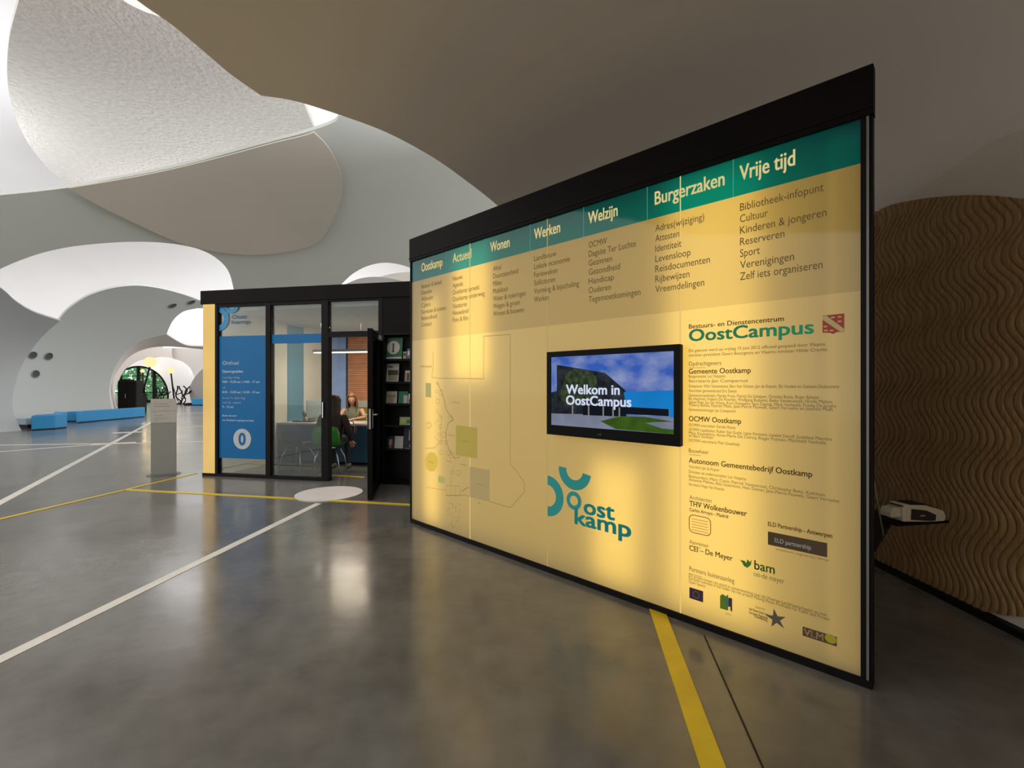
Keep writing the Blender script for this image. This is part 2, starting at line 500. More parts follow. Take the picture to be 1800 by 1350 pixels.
# D : far bright bay seen under B
dD = fit([(-200, 600, 20), (0, 480, 22), (105, 563, 23), (250, 500, 26), (400, 480, 27), (640, 480, 27), (200, 400, 23), (800, 480, 27), (500, 380, 24), (0, 400, 21)])
SKY = [(80, 425), (84, 447), (95, 464), (112, 478), (135, 488), (160, 488), (182, 478), (194, 462), (196, 447), (190, 432), (180, 415), (140, 400), (100, 405)]
shell('ceiling', [[(-300, 380), (0, 340)], [(0, 340), (400, 330)], [(400, 330), (850, 400)], [(850, 400), (850, 560)], [(850, 560), (430, 547)], [(430, 547), (342, 538), (262, 525), (180, 545), (100, 600)], [(100, 600), (-300, 700)], [(-300, 700), (-300, 380)]],
      dD, M['white'], step=25, holes=[SKY])
# funnel of the oval skylight and its glazing
def loft(name, a, b, m, closed=True, kind='structure', parent=None):
    mb = MB(); n = len(a)
    mb.v = [tuple(p) for p in a] + [tuple(p) for p in b]
    for i in range(n if closed else n - 1):
        j = (i + 1) % n
        mb.f.append((i, j, n + j, n + i))
    o = mb.build(name, m, parent, smooth=True)
    if kind: o['kind'] = kind
    return o
sk = catmull(SKY, 4, True)
rimA = [at(p[0], p[1], dD(*p)) for p in sk]
cS = sum((Vector(p) for p in rimA), Vector()) / len(rimA)
def mixp(p, q, k): return Vector(p) * (1 - k) + Vector(q) * k
away = Vector((-0.25, 0.45, 0.5))
loft('ceiling', rimA, [p + away for p in rimA], M['white'])
root = thing('skylight', 'oval yellowish skylight glowing in the far white vault', 'skylight', cS + away)
mb = MB(); mb.poly([p + away - cS - away for p in rimA]); mb.build('glazing', emit('skylight_glow', (1.0, 1.0, 0.62), 1.02, 0.25, 1.1), root, fix=False)
for k in range(7):
    a = 2 * PI * k / 7
    q = Vector(rimA[int(len(rimA) * k / 7)]) - cS
    ctr = q * (0.30 + 0.1 * (k % 3)) + Vector((0.35, 0, -0.28))
    MB().lathe([(0.01, 0.2), (0.16, 0.16), (0.24, 0.0), (0.15, -0.16), (0.01, -0.2)], 0, 0, 14, m=Matrix.Translation(ctr + Vector((0, 0.25, 0)))).build('glass_bubble', emit('bubble_glow', (0.85, 0.90, 0.72), 0.82), root, smooth=True)

# F : grey flank at far left, E : round-cheeked shell with the tunnel mouth
dF = fit([(40, 757, 15.2), (0, 760, 14.7), (-300, 800, 10.0), (105, 563, 16.5), (0, 505, 14.5), (-300, 560, 10.5)])
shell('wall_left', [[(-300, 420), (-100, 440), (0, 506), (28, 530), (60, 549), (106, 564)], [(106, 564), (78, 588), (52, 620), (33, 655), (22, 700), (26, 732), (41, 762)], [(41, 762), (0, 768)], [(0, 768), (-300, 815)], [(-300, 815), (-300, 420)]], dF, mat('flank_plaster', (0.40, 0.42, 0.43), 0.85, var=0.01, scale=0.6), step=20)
dE = fit([(20, 757, 17.6), (105, 740, 18.5), (215, 728, 23.5), (110, 563, 18.0), (230, 502, 20.0), (355, 530, 23.0), (200, 640, 22.0), (60, 640, 18.6)])
rimO = [(199, 733), (195, 708), (192, 690), (193, 678), (197, 658), (207, 637), (219, 620), (235, 606), (254, 597), (276, 591), (293, 588)]
rimI = [(218, 733), (206, 703), (202, 686), (202, 668), (206, 654), (217, 638), (228, 627), (243, 618), (262, 612), (280, 609.5), (299, 609)]
shell('wall_left', [[(104, 562), (118, 545), (138, 530), (160, 518), (195, 507), (235, 502), (270, 505), (310, 514), (355, 530), (440, 570)], [(440, 570), (440, 542)][:1] + [(400, 545)],
                    [(400, 545), (354, 542), (342, 543), (322, 548), (306, 561), (297, 577), (293, 588)],
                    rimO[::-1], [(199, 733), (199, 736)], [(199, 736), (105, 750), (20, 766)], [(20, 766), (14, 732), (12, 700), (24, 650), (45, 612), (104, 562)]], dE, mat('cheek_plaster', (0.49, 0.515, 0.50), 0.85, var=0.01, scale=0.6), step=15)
rO = [at(p[0], p[1], dE(*p)) for p in catmull(rimO, 5)]
rI = [at(p[0], p[1], 25.5) for p in catmull(rimI, 5)]
loft('trim_1', rO, rI, M['pink'], closed=False)
dv = lambda Y: (lambda px, py: Y)
# bridge between the tunnel rim and the blown-out opening
shell('ceiling', [[(293, 588), (325, 606), (360, 609), (440, 612)], [(440, 612), (440, 640)], [(440, 640), (380, 618), (299, 609), (285, 609)], [(285, 609), (276, 591), (293, 588)]], fit([(293, 588, 23.5), (299, 609, 25.4), (360, 609, 26.5)]), M['pink'], step=15)
root = thing('skylight', 'blown-out white skylight opening left of the glass office roof', 'skylight', at(340, 570, 26.8))
mb = MB(); b0 = at(340, 570, 26.8)
mb.poly([at(x, y, 26.8) - b0 for x, y in catmull([(285, 612), (285, 560), (310, 530), (355, 525), (440, 535), (440, 612)], 4, False)])
mb.build('glazing', emit('white_glow', (1, 1, 1), 1.3), root, fix=False)
MB().tube([at(285, 612, 26.7) - b0, at(285, 560, 26.7) - b0, at(310, 530, 26.7) - b0, at(355, 525, 26.7) - b0, at(440, 535, 26.7) - b0], 0.06).build('frame', M['white'], root)

# inside the tunnel
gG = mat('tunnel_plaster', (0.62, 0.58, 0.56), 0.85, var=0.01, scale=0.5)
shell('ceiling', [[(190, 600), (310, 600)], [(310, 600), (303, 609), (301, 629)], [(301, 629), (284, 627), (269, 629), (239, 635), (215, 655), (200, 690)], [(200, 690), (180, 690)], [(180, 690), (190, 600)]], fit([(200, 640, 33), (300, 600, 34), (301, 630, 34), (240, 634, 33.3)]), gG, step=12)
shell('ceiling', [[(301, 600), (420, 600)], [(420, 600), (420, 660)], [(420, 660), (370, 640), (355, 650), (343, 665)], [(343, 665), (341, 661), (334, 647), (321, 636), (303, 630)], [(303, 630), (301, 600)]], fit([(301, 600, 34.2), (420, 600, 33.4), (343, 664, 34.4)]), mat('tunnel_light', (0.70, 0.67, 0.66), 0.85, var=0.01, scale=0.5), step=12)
# lit end wall with the circular window cut out of it
WC = (243, 697); WR = 54
YW = 39.0
circ = [(WC[0] + WR * math.cos(t), WC[1] - WR * math.sin(t)) for t in [PI * i / 30 for i in range(-6, 37)]]
circ = [p for p in circ if p[1] < 707.2]
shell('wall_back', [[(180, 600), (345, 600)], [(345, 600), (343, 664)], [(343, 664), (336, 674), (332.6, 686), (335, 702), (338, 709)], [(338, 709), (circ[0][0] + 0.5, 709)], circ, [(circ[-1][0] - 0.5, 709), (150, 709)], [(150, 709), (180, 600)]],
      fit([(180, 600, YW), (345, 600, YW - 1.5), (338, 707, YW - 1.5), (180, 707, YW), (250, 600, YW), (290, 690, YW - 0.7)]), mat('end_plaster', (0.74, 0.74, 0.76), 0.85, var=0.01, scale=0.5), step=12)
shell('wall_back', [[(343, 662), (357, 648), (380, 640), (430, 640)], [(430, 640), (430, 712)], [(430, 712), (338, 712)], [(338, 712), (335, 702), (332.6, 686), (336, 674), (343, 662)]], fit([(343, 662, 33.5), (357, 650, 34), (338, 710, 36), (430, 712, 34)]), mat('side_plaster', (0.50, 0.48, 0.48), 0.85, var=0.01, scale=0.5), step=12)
# shells glimpsed above the office roof
shell('ceiling', [[(596, 506), (615, 496), (635, 489), (660, 486.5), (690, 490), (730, 500)], [(730, 500), (730, 530)], [(730, 530), (596, 530)], [(596, 530), (596, 506)]], dv(18.5), mat('grey_far', (0.42, 0.41, 0.40), 0.85, var=0.01), step=12)
shell('ceiling', [[(664, 487.5), (685, 482), (705, 479), (725, 478), (760, 480)], [(760, 480), (760, 510)], [(760, 510), (700, 500), (664, 487.5)]], dv(20.5), mat('cream_far', (0.80, 0.77, 0.70), 0.85, var=0.01), step=12)

# ---- circular window: frame, bars, panes
root = tag(empty('window_1', at(WC[0], 707, YW)), None, None, kind='structure')
wb = at(WC[0], 707, YW)
S = YW / F
def wv(px, py, dy=0.0): return at(px, py, YW) - wb + Vector((0, dy, 0))
MB().tube([wv(WC[0] + WR * math.cos(t), WC[1] - WR * math.sin(t)) for t in [PI * i / 30 for i in range(-4, 35)]], 0.14, 8).build('frame', M['black'], root, smooth=True)
for x in (212, 243, 271):
    h = math.sqrt(WR ** 2 - (x - WC[0]) ** 2)
    MB().tube([wv(x, 707), wv(x, WC[1] - h)], 0.11 if x != 271 else 0.13, 6).build('mullion', M['black'], root)
for y in (661, 690):
    h = math.sqrt(WR ** 2 - (y - WC[1]) ** 2)
    MB().tube([wv(WC[0] - h, y), wv(WC[0] + h, y)], 0.035, 6).build('glazing_bar', M['black'], root)
MB().box(-3, 3, -0.05, 0.05, 0, 0.18).build('sill', M['black'], root)
mb = MB(); mb.poly([wv(WC[0] + WR * math.cos(t), min(WC[1] - WR * math.sin(t), 707), 0.05) for t in [2 * PI * i / 60 for i in range(60)]]); mb.build('pane', M['glass'], root, fix=False)

# ---- garden behind the window
MB().box(-75, 8, 39.6, 110, -0.15, 0.02).build('garden_ground', mat('lawn', (0.06, 0.16, 0.04), 0.9, var=0.3, scale=1.5))['kind'] = 'structure'
def tree(x, y, h, r, col, label, n=2200, low=0.4):
    t = thing('garden_tree', label, 'tree', (x, y, 0.02), 0, 'trees in the garden behind the round window')
    MB().tube([(0, 0, 0), (0.1, 0, h * 0.35), (-0.05, 0.1, h * 0.7)], [0.22, 0.16, 0.06], 8).build('trunk', mat('bark', (0.07, 0.05, 0.035), 0.9, var=0.3), t)
    mb = MB(); rn = random.Random(int(x * 10 + y))
    for i in range(n):
        a = rn.uniform(0, 2 * PI); u = rn.uniform(-1, 1); rr = r * rn.uniform(0.55, 1.0) ** 0.5 * (1 + 0.18 * math.sin(3 * a + 5 * u))
        s = math.sqrt(1 - u * u)
        p = Vector((rr * s * math.cos(a), rr * s * math.sin(a), h * low + (u + 1) / 2 * h * (1.0 - low) * 1.1))
        d = Vector((rn.uniform(-1, 1), rn.uniform(-1, 1), rn.uniform(-1, 1))).normalized(); e = d.orthogonal().normalized(); k = rn.uniform(0.13, 0.26)
        mb.quad(p - d * k, p - e * k * 0.6, p + d * k, p + e * k * 0.6)
    o = mb.build('foliage', mat('leaves_%d' % int(col[1] * 1000), col, 0.6, var=0.5, scale=1.3), t, fix=False); o['kind'] = 'stuff'
    return t
tree(-34.5, 44.0, 7.5, 2.6, (0.14, 0.58, 0.22), 'bushy tree behind the left edge of the round window', low=0.02)
tree(-31.3, 46.5, 9.0, 3.0, (0.30, 0.78, 0.18), 'light green tree behind the middle of the round window', low=0.03)
tree(-28.4, 44.5, 6.5, 2.4, (0.10, 0.52, 0.34), 'dark bluish-green tree behind the right part of the round window', low=0.02)
tree(-38.0, 50.0, 10, 4.0, (0.12, 0.50, 0.22), 'tall dark tree furthest left in the garden', low=0.02)
tree(-25.5, 50.5, 9.0, 3.6, (0.14, 0.60, 0.28), 'tall tree at the far right of the garden', low=0.02)

# ---- round dark holes in the curved walls
for (px, py, r, dep, lab) in ((57, 624, 6.5, dE, 'uppermost left round dark vent in the curved left wall'), (85, 626, 6.5, dE, 'upper right round dark vent of the trio in the curved left wall'),
                         (62, 657, 6.5, dE, 'lowest round dark vent of the trio in the curved left wall'), (303, 537, 7.2, dE, 'left dark oval vent high above the tunnel mouth'), (336, 531, 7.2, dE, 'dark oval vent nearest the glass office high above the tunnel')):
    Y = dep(px, py); p = at(px, py, Y)
    px_ = at(px + 2, py, dep(px + 2, py)) - p; py_ = at(px, py - 2, dep(px, py - 2)) - p
    n = px_.cross(py_).normalized()
    if n.dot(p - Vector((0, 0, EYE))) > 0: n = -n
    t = thing('round_vent', lab, 'vent', p)
    q = n.to_track_quat('Z', 'Y').to_matrix().to_4x4()
    ry = r * Y / F * (1.05 if py > 560 else 0.95)
    sq = Matrix.Diagonal((1, 0.5 if py < 560 else 1, 1, 1))
    MB().lathe([(ry * 1.06, -0.02), (ry * 1.06, 0.03), (ry * 0.92, 0.035), (ry * 0.92, -0.02)], 0, 0, 28, m=q).build('rim', mat('vent_rim', (0.30, 0.31, 0.30), 0.6), t, smooth=False)
    MB().lathe([(ry * 0.93, 0.012), (ry * 0.5, 0.012), (0.001, 0.012)], 0, 0, 28, m=q).build('grille', mat('vent_dark', (0.075, 0.078, 0.075), 0.8), t)

# ---- carved board on the right wall: wavy slats
bt = [(1.5, 1.6), (1.8, 1.95), (2.3, 2.32), (2.77, 2.58), (3.12, 2.745), (3.57, 2.885), (3.93, 2.93), (4.5, 2.86), (5.3, 2.5), (6.2, 1.6)]
bb_ = [(1.5, 0.85), (1.8, 0.6), (2.3, 0.33), (2.77, 0.135), (3.0, 0.055), (3.2, 0.047), (6.2, 0.047)]
def interp(tb, y):
    if y <= tb[0][0]: return tb[0][1]
    for (a, b), (c_, d_) in zip(tb, tb[1:]):
        if y <= c_:
            k = (y - a) / (c_ - a); return b + (d_ - b) * k
    return tb[-1][1]
bts = catmull(bt, 8); bbs = catmull(bb_, 8)
board = thing('carved_wood_board', 'dark brown carved plywood board with wavy vertical ridges on right wall', 'wood panel', (3.04, 3.0, 0))
wood = bpy.data.materials.new('carved_plywood'); wood.use_nodes = True
N, L = nt(wood); b_ = N['Principled BSDF']; b_.inputs['Roughness'].default_value = 0.6
tc = N.new('ShaderNodeTexCoord'); mp = N.new('ShaderNodeMapping'); mp.inputs['Scale'].default_value = (30, 60, 1.5)
nz = N.new('ShaderNodeTexNoise'); nz.inputs['Scale'].default_value = 1.5; nz.inputs['Detail'].default_value = 6
L.new(tc.outputs['Object'], mp.inputs[0]); L.new(mp.outputs[0], nz.inputs['Vector'])
cr = N.new('ShaderNodeValToRGB'); cr.color_ramp.elements[0].position = 0.3; cr.color_ramp.elements[0].color = (0.19, 0.105, 0.034, 1); cr.color_ramp.elements[1].position = 0.72; cr.color_ramp.elements[1].color = (0.37, 0.215, 0.08, 1)
L.new(nz.outputs['Fac'], cr.inputs['Fac']); L.new(cr.outputs['Color'], b_.inputs['Base Color'])
SP = 0.052
def wave(z, p):
    return 0.062 * math.sin(2 * PI * z / 0.47 + 0.9 * math.sin(z * 1.7 + p * 0.8) + p * 0.9) + 0.02 * math.sin(2 * PI * z / 1.3 + p)
NS = 4
def slat_edge(Y0, fr, z): return Y0 + fr * SP + wave(z, Y0 + fr * SP)
i = 0
Y0 = 1.55
while Y0 < 6.0:
    mb = MB(); cols = []
    for k in range(NS + 1):
        fr = k / NS
        zt = 2.6; zb = 0.1
        for _ in range(12):
            zt = interp(bts, slat_edge(Y0, fr, zt)); zb = interp(bbs, slat_edge(Y0, fr, zb))
        ht = 0.020 + 0.009 * (math.sin(PI * min(fr * 1.25, 1.0)) if fr < 0.8 else 0) * (0.8 + 0.4 * random.Random(int(Y0 * 1000)).random())
        n = 70
        cols.append([(-ht, slat_edge(Y0, fr, zb + (zt - zb) * j / n) - 3.0, zb + (zt - zb) * j / n) for j in range(n + 1)])
    n0 = len(cols[0])
    mb.v = [p for c_ in cols for p in c_]
    for k in range(NS):
        for j in range(n0 - 1):
            a = k * n0 + j; mb.f.append((a, a + 1, a + n0 + 1, a + n0))
    # side and end returns to the wall
    for k in (0, NS):
        n1 = len(mb.v); mb.v += [(0.0, p[1], p[2]) for p in cols[k]]
        for j in range(n0 - 1): mb.f.append((k * n0 + j, n1 + j, n1 + j + 1, k * n0 + j + 1))
    mb.build('slat', wood, board, smooth=True)
    Y0 += SP; i += 1

# ================================================================== LIT INFORMATION WALL
SL = 4.0
PF = Frame((-1.09, 5.136, 0), math.atan2(-0.70, 0.713))
sign = thing('information_wall', 'large backlit yellow information wall with teal header band and black frame', 'sign wall', PF.loc, PF.rz)
MB().box(0.12, SL - 0.16, 0.16, 0.19, 0.04, 3.0).build('back_board', M['black'], sign)
mb = MB(); mb.box(0.10, 0.12, 0.045, 0.19, 0.04, 3.0); mb.box(SL - 0.16, SL - 0.14, 0.045, 0.19, 0.04, 3.0); mb.box(0, 0.12, 0.045, 0.055, 0.04, 2.9); mb.box(SL - 0.16, SL, 0.045, 0.055, 0.04, 2.9); mb.build('back_edge', M['black'], sign)
MB().box(-0.012, 0.004, -0.012, 0.05, 0.04, 2.82).build('side_cheek', M['black'], sign)
MB().box(SL - 0.006, SL + 0.012, 0.0, 0.05, 0.04, 2.82).build('side_cheek', M['black'], sign)
MB().box(SL - 0.012, SL - 0.002, -0.012, 0.0, 0.04, 2.82).build('edge_profile', M['alu'], sign)
MB().box(SL - 0.034, SL - 0.012, -0.010, 0.0, 0.04, 2.82).build('edge_strip', M['black'], sign)
MB().box(-0.012, SL + 0.012, -0.012, 0.05, 0.0, 0.042).build('plinth', M['black'], sign)
MB().box(-0.018, SL + 0.016, -0.018, 0.045, 2.822, 3.068).build('fascia', M['fascia'], sign, bevel=0.003)
MB().box(-0.02, SL + 0.018, -0.024, -0.018, 2.855, 2.862).build('fascia_joint', M['black'], sign)
mb = MB()
for k in range(41): mb.lathe([(0.0, -0.004), (0.004, -0.003), (0.005, 0.0)], 0, 0, 8, m=Matrix.Translation((0.03 + k * 0.098, -0.018, 2.88)) @ Matrix.Rotation(PI / 2, 4, 'X'))
mb.build('rivets', M['dark'], sign)

def sheet_material():
    m = bpy.data.materials.new('backlit_acrylic'); m.use_nodes = True
    N, L = nt(m); N.remove(N['Principled BSDF'])
    geo = N.new('ShaderNodeTexCoord'); sp = N.new('ShaderNodeSeparateXYZ'); L.new(geo.outputs['Object'], sp.inputs[0])
    def band(z0, z1, sock):
        a = N.new('ShaderNodeMath'); a.operation = 'GREATER_THAN'; a.inputs[1].default_value = z0; L.new(sp.outputs[sock], a.inputs[0])
        b = N.new('ShaderNodeMath'); b.operation = 'LESS_THAN'; b.inputs[1].default_value = z1; L.new(sp.outputs[sock], b.inputs[0])
        c = N.new('ShaderNodeMath'); c.operation = 'MULTIPLY'; L.new(a.outputs[0], c.inputs[0]); L.new(b.outputs[0], c.inputs[1]); return c
    grey = band(1.965, 2.60, 2); teal = band(2.60, 3.0, 2)
    def mix(base, g, t):
        x = N.new('ShaderNodeMixRGB'); x.inputs[1].default_value = (*base, 1); x.inputs[2].default_value = (*g, 1); L.new(grey.outputs[0], x.inputs[0])
        y = N.new('ShaderNodeMixRGB'); y.inputs[2].default_value = (*t, 1); L.new(x.outputs[0], y.inputs[1]); L.new(teal.outputs[0], y.inputs[0]); return y
    tr = N.new('ShaderNodeBsdfTranslucent'); L.new(mix((0.95, 0.92, 0.85), (0.80, 0.76, 0.68), (0.0, 0.36, 1.0)).outputs[0], tr.inputs[0])
    df = N.new('ShaderNodeBsdfDiffuse'); L.new(mix((0.60, 0.52, 0.33), (0.37, 0.32, 0.21), (0.0, 0.13, 0.21)).outputs[0], df.inputs[0])
    gl_ = N.new('ShaderNodeBsdfGlossy'); gl_.inputs['Roughness'].default_value = 0.06
    x = N.new('ShaderNodeMixShader'); x.inputs[0].default_value = 0.36; L.new(tr.outputs[0], x.inputs[1]); L.new(df.outputs[0], x.inputs[2])
    fr = N.new('ShaderNodeFresnel'); fr.inputs[0].default_value = 1.45
    y = N.new('ShaderNodeMixShader'); L.new(fr.outputs[0], y.inputs[0]); L.new(x.outputs[0], y.inputs[1]); L.new(gl_.outputs[0], y.inputs[2])
    L.new(y.outputs[0], N['Material Output'].inputs[0])
    return m
sheet = sheet_material()
M['sheet'] = sheet
seams = [0.0, 0.973, 1.925, 3.03, SL - 0.034]
for a, b in zip(seams, seams[1:]):
    MB().quad((a + 0.003, 0, 0.042), (b - 0.003, 0, 0.042), (b - 0.003, 0, 2.822), (a + 0.003, 0, 2.822)).build('backlit_sheet', sheet, sign, fix=False)
# bright gaps between the sheets
for s in seams[1:-1]:
    MB().box(s - 0.0035, s + 0.0035, -0.001, 0.004, 0.042, 2.822).build('sheet_joint', emit('joint_glow', (0.80, 0.55, 0.17), 1.0) if s != 1.925 else emit('joint_dim', (0.42, 0.32, 0.13), 1.0), sign)

def tube_lamp(u, z0, z1, power, v=0.115, w=0.06, col=(1.0, 0.65, 0.12)):
    d = bpy.data.lights.new('tube_light', 'AREA'); d.shape = 'RECTANGLE'; d.size = w; d.size_y = z1 - z0; d.energy = power; d.color = col
    o = bpy.data.objects.new('tube_light', d); o.parent = sign
    o.location = (u, v, (z0 + z1) / 2); # light goes to local -y
    o.rotation_euler = Vector((0, -1, 0)).to_track_quat('-Z', 'Z').to_euler()
    C.objects.link(o)
tube_lamp(0.98, 1.55, 2.80, 3.0, w=0.50)
tube_lamp(0.36, 0.08, 2.40, 2.2, w=0.24)
tube_lamp(3.22, 0.08, 2.80, 5.2, w=0.55)
tube_lamp(2.55, 0.10, 0.95, 1.1, w=0.36)
tube_lamp(1.98, 0.06, 2.78, 17.5, w=3.7, v=0.155)      # the even wash from the white box behind the sheets

tube_lamp(3.905, 0.06, 2.78, 0.42, v=0.042, w=0.14)
tube_lamp(0.065, 0.06, 2.78, 0.30, v=0.042, w=0.09)

# ---- lettering and print
SG = 'sign'
def pz(px, py, off=0.0): return PF.on(px, py, off)
TY = -0.0015
def lines(name, rows, m, label=None, parent=sign):
    mb = MB()
    for r in rows:
        s, px0, py0, px1, size = r[:5]; bold = r[5] if len(r) > 5 else 0.0
        u0, z0 = pz(px0, py0); u1, _ = pz(px1, py0)
        add_text(mb, s, u0, u1, z0, size, TY, bold)
    o = mb.build(name, m, parent, fix=False)
    if label: o['label'] = label
    return o
cream = emit('cream_backlit_letter', (0.68, 0.56, 0.24), 1.0)
zH = 2.686
hd = [('Oostkamp', 741, 778), ('Actueel', 796, 829), ('Wonen', 862, 896), ('Werken', 939, 985), ('Welzijn', 1034, 1086), ('Burgerzaken', 1151, 1274), ('Vrije tijd', 1300, 1398)]
mb = MB()
for s, a, b in hd:
    add_text(mb, s, pz(a, 500)[0], pz(b, 500)[0], zH, 0.125, TY, 0.025)
mb.build('header_lettering', cream, sign, fix=False)['label'] = 'cream header words in the teal band'
# fine divisions in the header band
for px in (785, 853, 932, 1026, 1138, 1289):
    u = pz(px, 400)[0]; MB().box(u - 0.0012, u + 0.0012, TY - 0.0005, 0, 2.60, 2.822).build('header_divider', emit('divider_glow', (0.10, 0.33, 0.28), 1.0), sign)
cols = [
 (741, [('Bestuur & beleid', 776), ('Diensten', 759), ('Wijkraden', 761), ('Cijfers', 757), ('Kermissen & stoeten', 784), ('Bekendheid', 768), ('Contact', 759)]),
 (796, [('Nieuws', 813), ('Agenda', 814), ('Oostkamp spreekt', 843), ('Oostkamp onderweg', 852), ('Vacatures', 821), ('Nieuwsbrief', 824), ('Foto & film', 823)]),
 (867, [('Afval', 881), ('Duurzaamheid', 911), ('Milieu', 882), ('Mobiliteit', 893), ('Water & rioleringen', 924), ('Wegen & groen', 914), ('Wonen & bouwen', 921)]),
 (939, [('Landbouw', 978), ('Lokale economie', 1002), ('Ferieweken', 980), ('Solliciteren', 976), ('Vorming & bijscholing', 1018), ('Werken', 965)]),
 (1035, [('OCMW', 1067), ('Dagsite Ter Luchte', 1118), ('Gezinnen', 1076), ('Gezondheid', 1090), ('Handicap', 1079), ('Ouderen', 1074), ('Tegemoetkomingen', 1126)]),
 (1152, [('Adres(wijziging)', 1238), ('Attesten', 1194), ('Identiteit', 1198), ('Levensloop', 1214), ('Reisdocumenten', 1248), ('Rijbewijzen', 1212), ('Vreemdelingen', 1238)]),
 (1301, [('Bibliotheek-infopunt', 1448), ('Cultuur', 1350), ('Kinderen & jongeren', 1453), ('Reserveren', 1379), ('Sport', 1336), ('Verenigingen', 1396), ('Zelf iets organiseren', 1446)]),
]
for px0, rows in cols:
    mb = MB(); u0 = pz(px0, 500)[0]
    for i, (s, px1) in enumerate(rows):
        add_text(mb, s, u0, pz(px1, 500)[0], 2.508 - 0.0672 * i, 0.064, TY, 0.0)
    mb.build('list_lettering', mat('list_ink', (0.16, 0.115, 0.042), 0.6), sign, fix=False)

# right hand column of print
lines('title_lettering', [('Bestuurs- en Dienstencentrum', 1211, 578, 1378, 0.040, 0.02)], M['ink'])
lines('title_lettering', [('OostCampus', 1211, 600, 1431, 0.105, 0.05)], backlit('green_print', (0.03, 0.26, 0.12), 0.45), 'large green title lettering')
sm = [('Dit gebouw werd op vrijdag 15 juni 2012 officieel geopend door Vlaams', 619, 1450), ('minister-president Geert Bourgeois en Vlaams minister Hilde Crevits', 627, 1454),
      ('Burgemeester Luc Vanparys', 664, 1275), ('Secretaris Jan Compernol', 672, 1314), ('Schepenen: Wim Vansevenant, Bart Van Volsem, Jan de Keyser, Els Vanden en Gaëtane Desloovere', 681, 1475),
      ('Voorzitter gemeenteraad Eric Denys', 689, 1295), ('Gemeenteraadsleden: Marijke Fruys, Patrick De Schepper, Christian Bonte, Roger Baltazar', 697, 1441), ('Els Haelvoet, Hubert De Poorter, Wolfgang Boeyens, Bieke Vandecaveye, Nicole Matton', 703, 1463),
      ('Johan Plets, Jan De Vriese, Kurt Ottevaere, Sara Deprez, Mark Vanhecke, Franky De Jonghe', 709, 1470), ('Thierry Bonte, Katrien Maes, Jean-Pierre Pauwels, Geert Vervaeke en Joachim Maes', 714, 1464), ('Gemeenteontvanger Jan Compernol', 722, 1293),
      ('OCMW-voorzitter Gerda Hoste', 749, 1293), ('OCMW-raadsleden: Ruben Van Gucht, Lieve Vermeire, Lieselot Denolf, Godelieve Maertens', 757, 1463), ('Marc Keukeleire, Anne-Marie De Clercq, Roger Putman, Machteld Vanhulle', 763, 1452), ('en Bart Verkeyn', 768, 1254), ('OCMW-secretaris Piet Goethals', 776, 1300),
      ('Voorzitter Jan de Keyser', 822, 1265), ('Directeur en ondervoorzitter Luc Vanparys', 831, 1312), ('Bestuurders: Marc Corin, Patrick Vantourout, Christophe Beke, Kathleen', 839, 1450), ('Annemie Mahieu, Rita Goeminne, Hein Deman, Jean-Pierre Pauwels, Geert Vervaeke', 845, 1475), ('Secretaris Hugo Van Houcke', 853, 1273),
      ('Dit project kwam tot stand in samenwerking met de Vlaamse Landmaatschappij en met', 1013, 1454), ('Europese subsidies in het kader van het project Making Places Profitable for Public and Private', 1018, 1458), ('Open Spaces', 1024, 1240)]
lines('small_lettering', [(s, 1211, y, x1, 0.026) for s, y, x1 in sm], M['inkl'], 'fine brown lines of small print')
lines('heading_lettering', [('Gemeente Oostkamp', 1211, 657, 1320, 0.045, 0.02), ('OCMW Oostkamp', 1211, 740, 1303, 0.046, 0.02), ('Autonoom Gemeentebedrijf Oostkamp', 1211, 813, 1428, 0.047, 0.02),
      ('THV Wolkenbouwer', 1212, 889, 1313, 0.048, 0.02), ('CEI – De Meyer', 1212, 967, 1288, 0.047, 0.02)], M['ink'])
lines('caption_lettering', [('Opdrachtgevers', 1211, 643, 1268, 0.038), ('Bouwheer', 1211, 795, 1246, 0.036), ('Architecten', 1212, 877, 1251, 0.036), ('Aannemer', 1212, 955, 1246, 0.036), ('Partners buitenaanleg', 1212, 1003, 1291, 0.042)], M['inkl'])
lines('caption_lettering', [('Carlos Arroyo - Madrid', 1212, 898, 1280, 0.030, 0.02), ('ELD Partnership - Antwerpen', 1350, 924, 1463, 0.034, 0.02)], M['ink'])
mb = MB()
for y, x1 in ((647, 1240), (799, 1232), (881, 1234), (959, 1232), (1008, 1234)):
    a, z = pz(1211, y); b, _ = pz(x1, y); mb.box(a, b, TY, 0, z, z + 0.002)
mb.build('underline', M['inkl'], sign)

def flat(name, pxs, m, y=TY, label=None, parent=sign, frame=PF):
    pts = [frame.on(p[0], p[1]) for p in pxs]
    o = MB().prism(pts, y - 0.0006, 0.0, 'xz').build(name, m, parent)
    if label: o['label'] = label
    return o
def rect_uv(u0, u1, z0, z1): return [(u0, z0), (u1, z0), (u1, z1), (u0, z1)]
# coat of arms
red = mat('red_print', (0.42, 0.035, 0.012), 0.5)
flat('shield', [(1446, 555), (1484, 551), (1484, 583), (1470, 584), (1465, 587), (1458, 585), (1446, 585)], red, label='red shield with a pale diagonal band')
sh = bpy.data.objects['shield']
mb = MB(); mb.prism([pz(*p) for p in ((1446, 556), (1453, 555), (1484, 578), (1484, 583), (1477, 583), (1446, 562))], TY - 0.0012, TY - 0.0006); mb.build('shield_band', mat('cream_print', (0.62, 0.50, 0.22), 0.5), sh)
mb = MB()
for x, y in ((1464, 558), (1476, 557), (1476, 565), (1451, 574), (1452, 581), (1462, 581)):
    u, z = pz(x, y); mb.box(u - 0.008, u + 0.008, TY - 0.0012, TY - 0.0006, z - 0.004, z + 0.004)
mb.build('billets', mat('cream_print', (0.62, 0.50, 0.22), 0.5), sh)
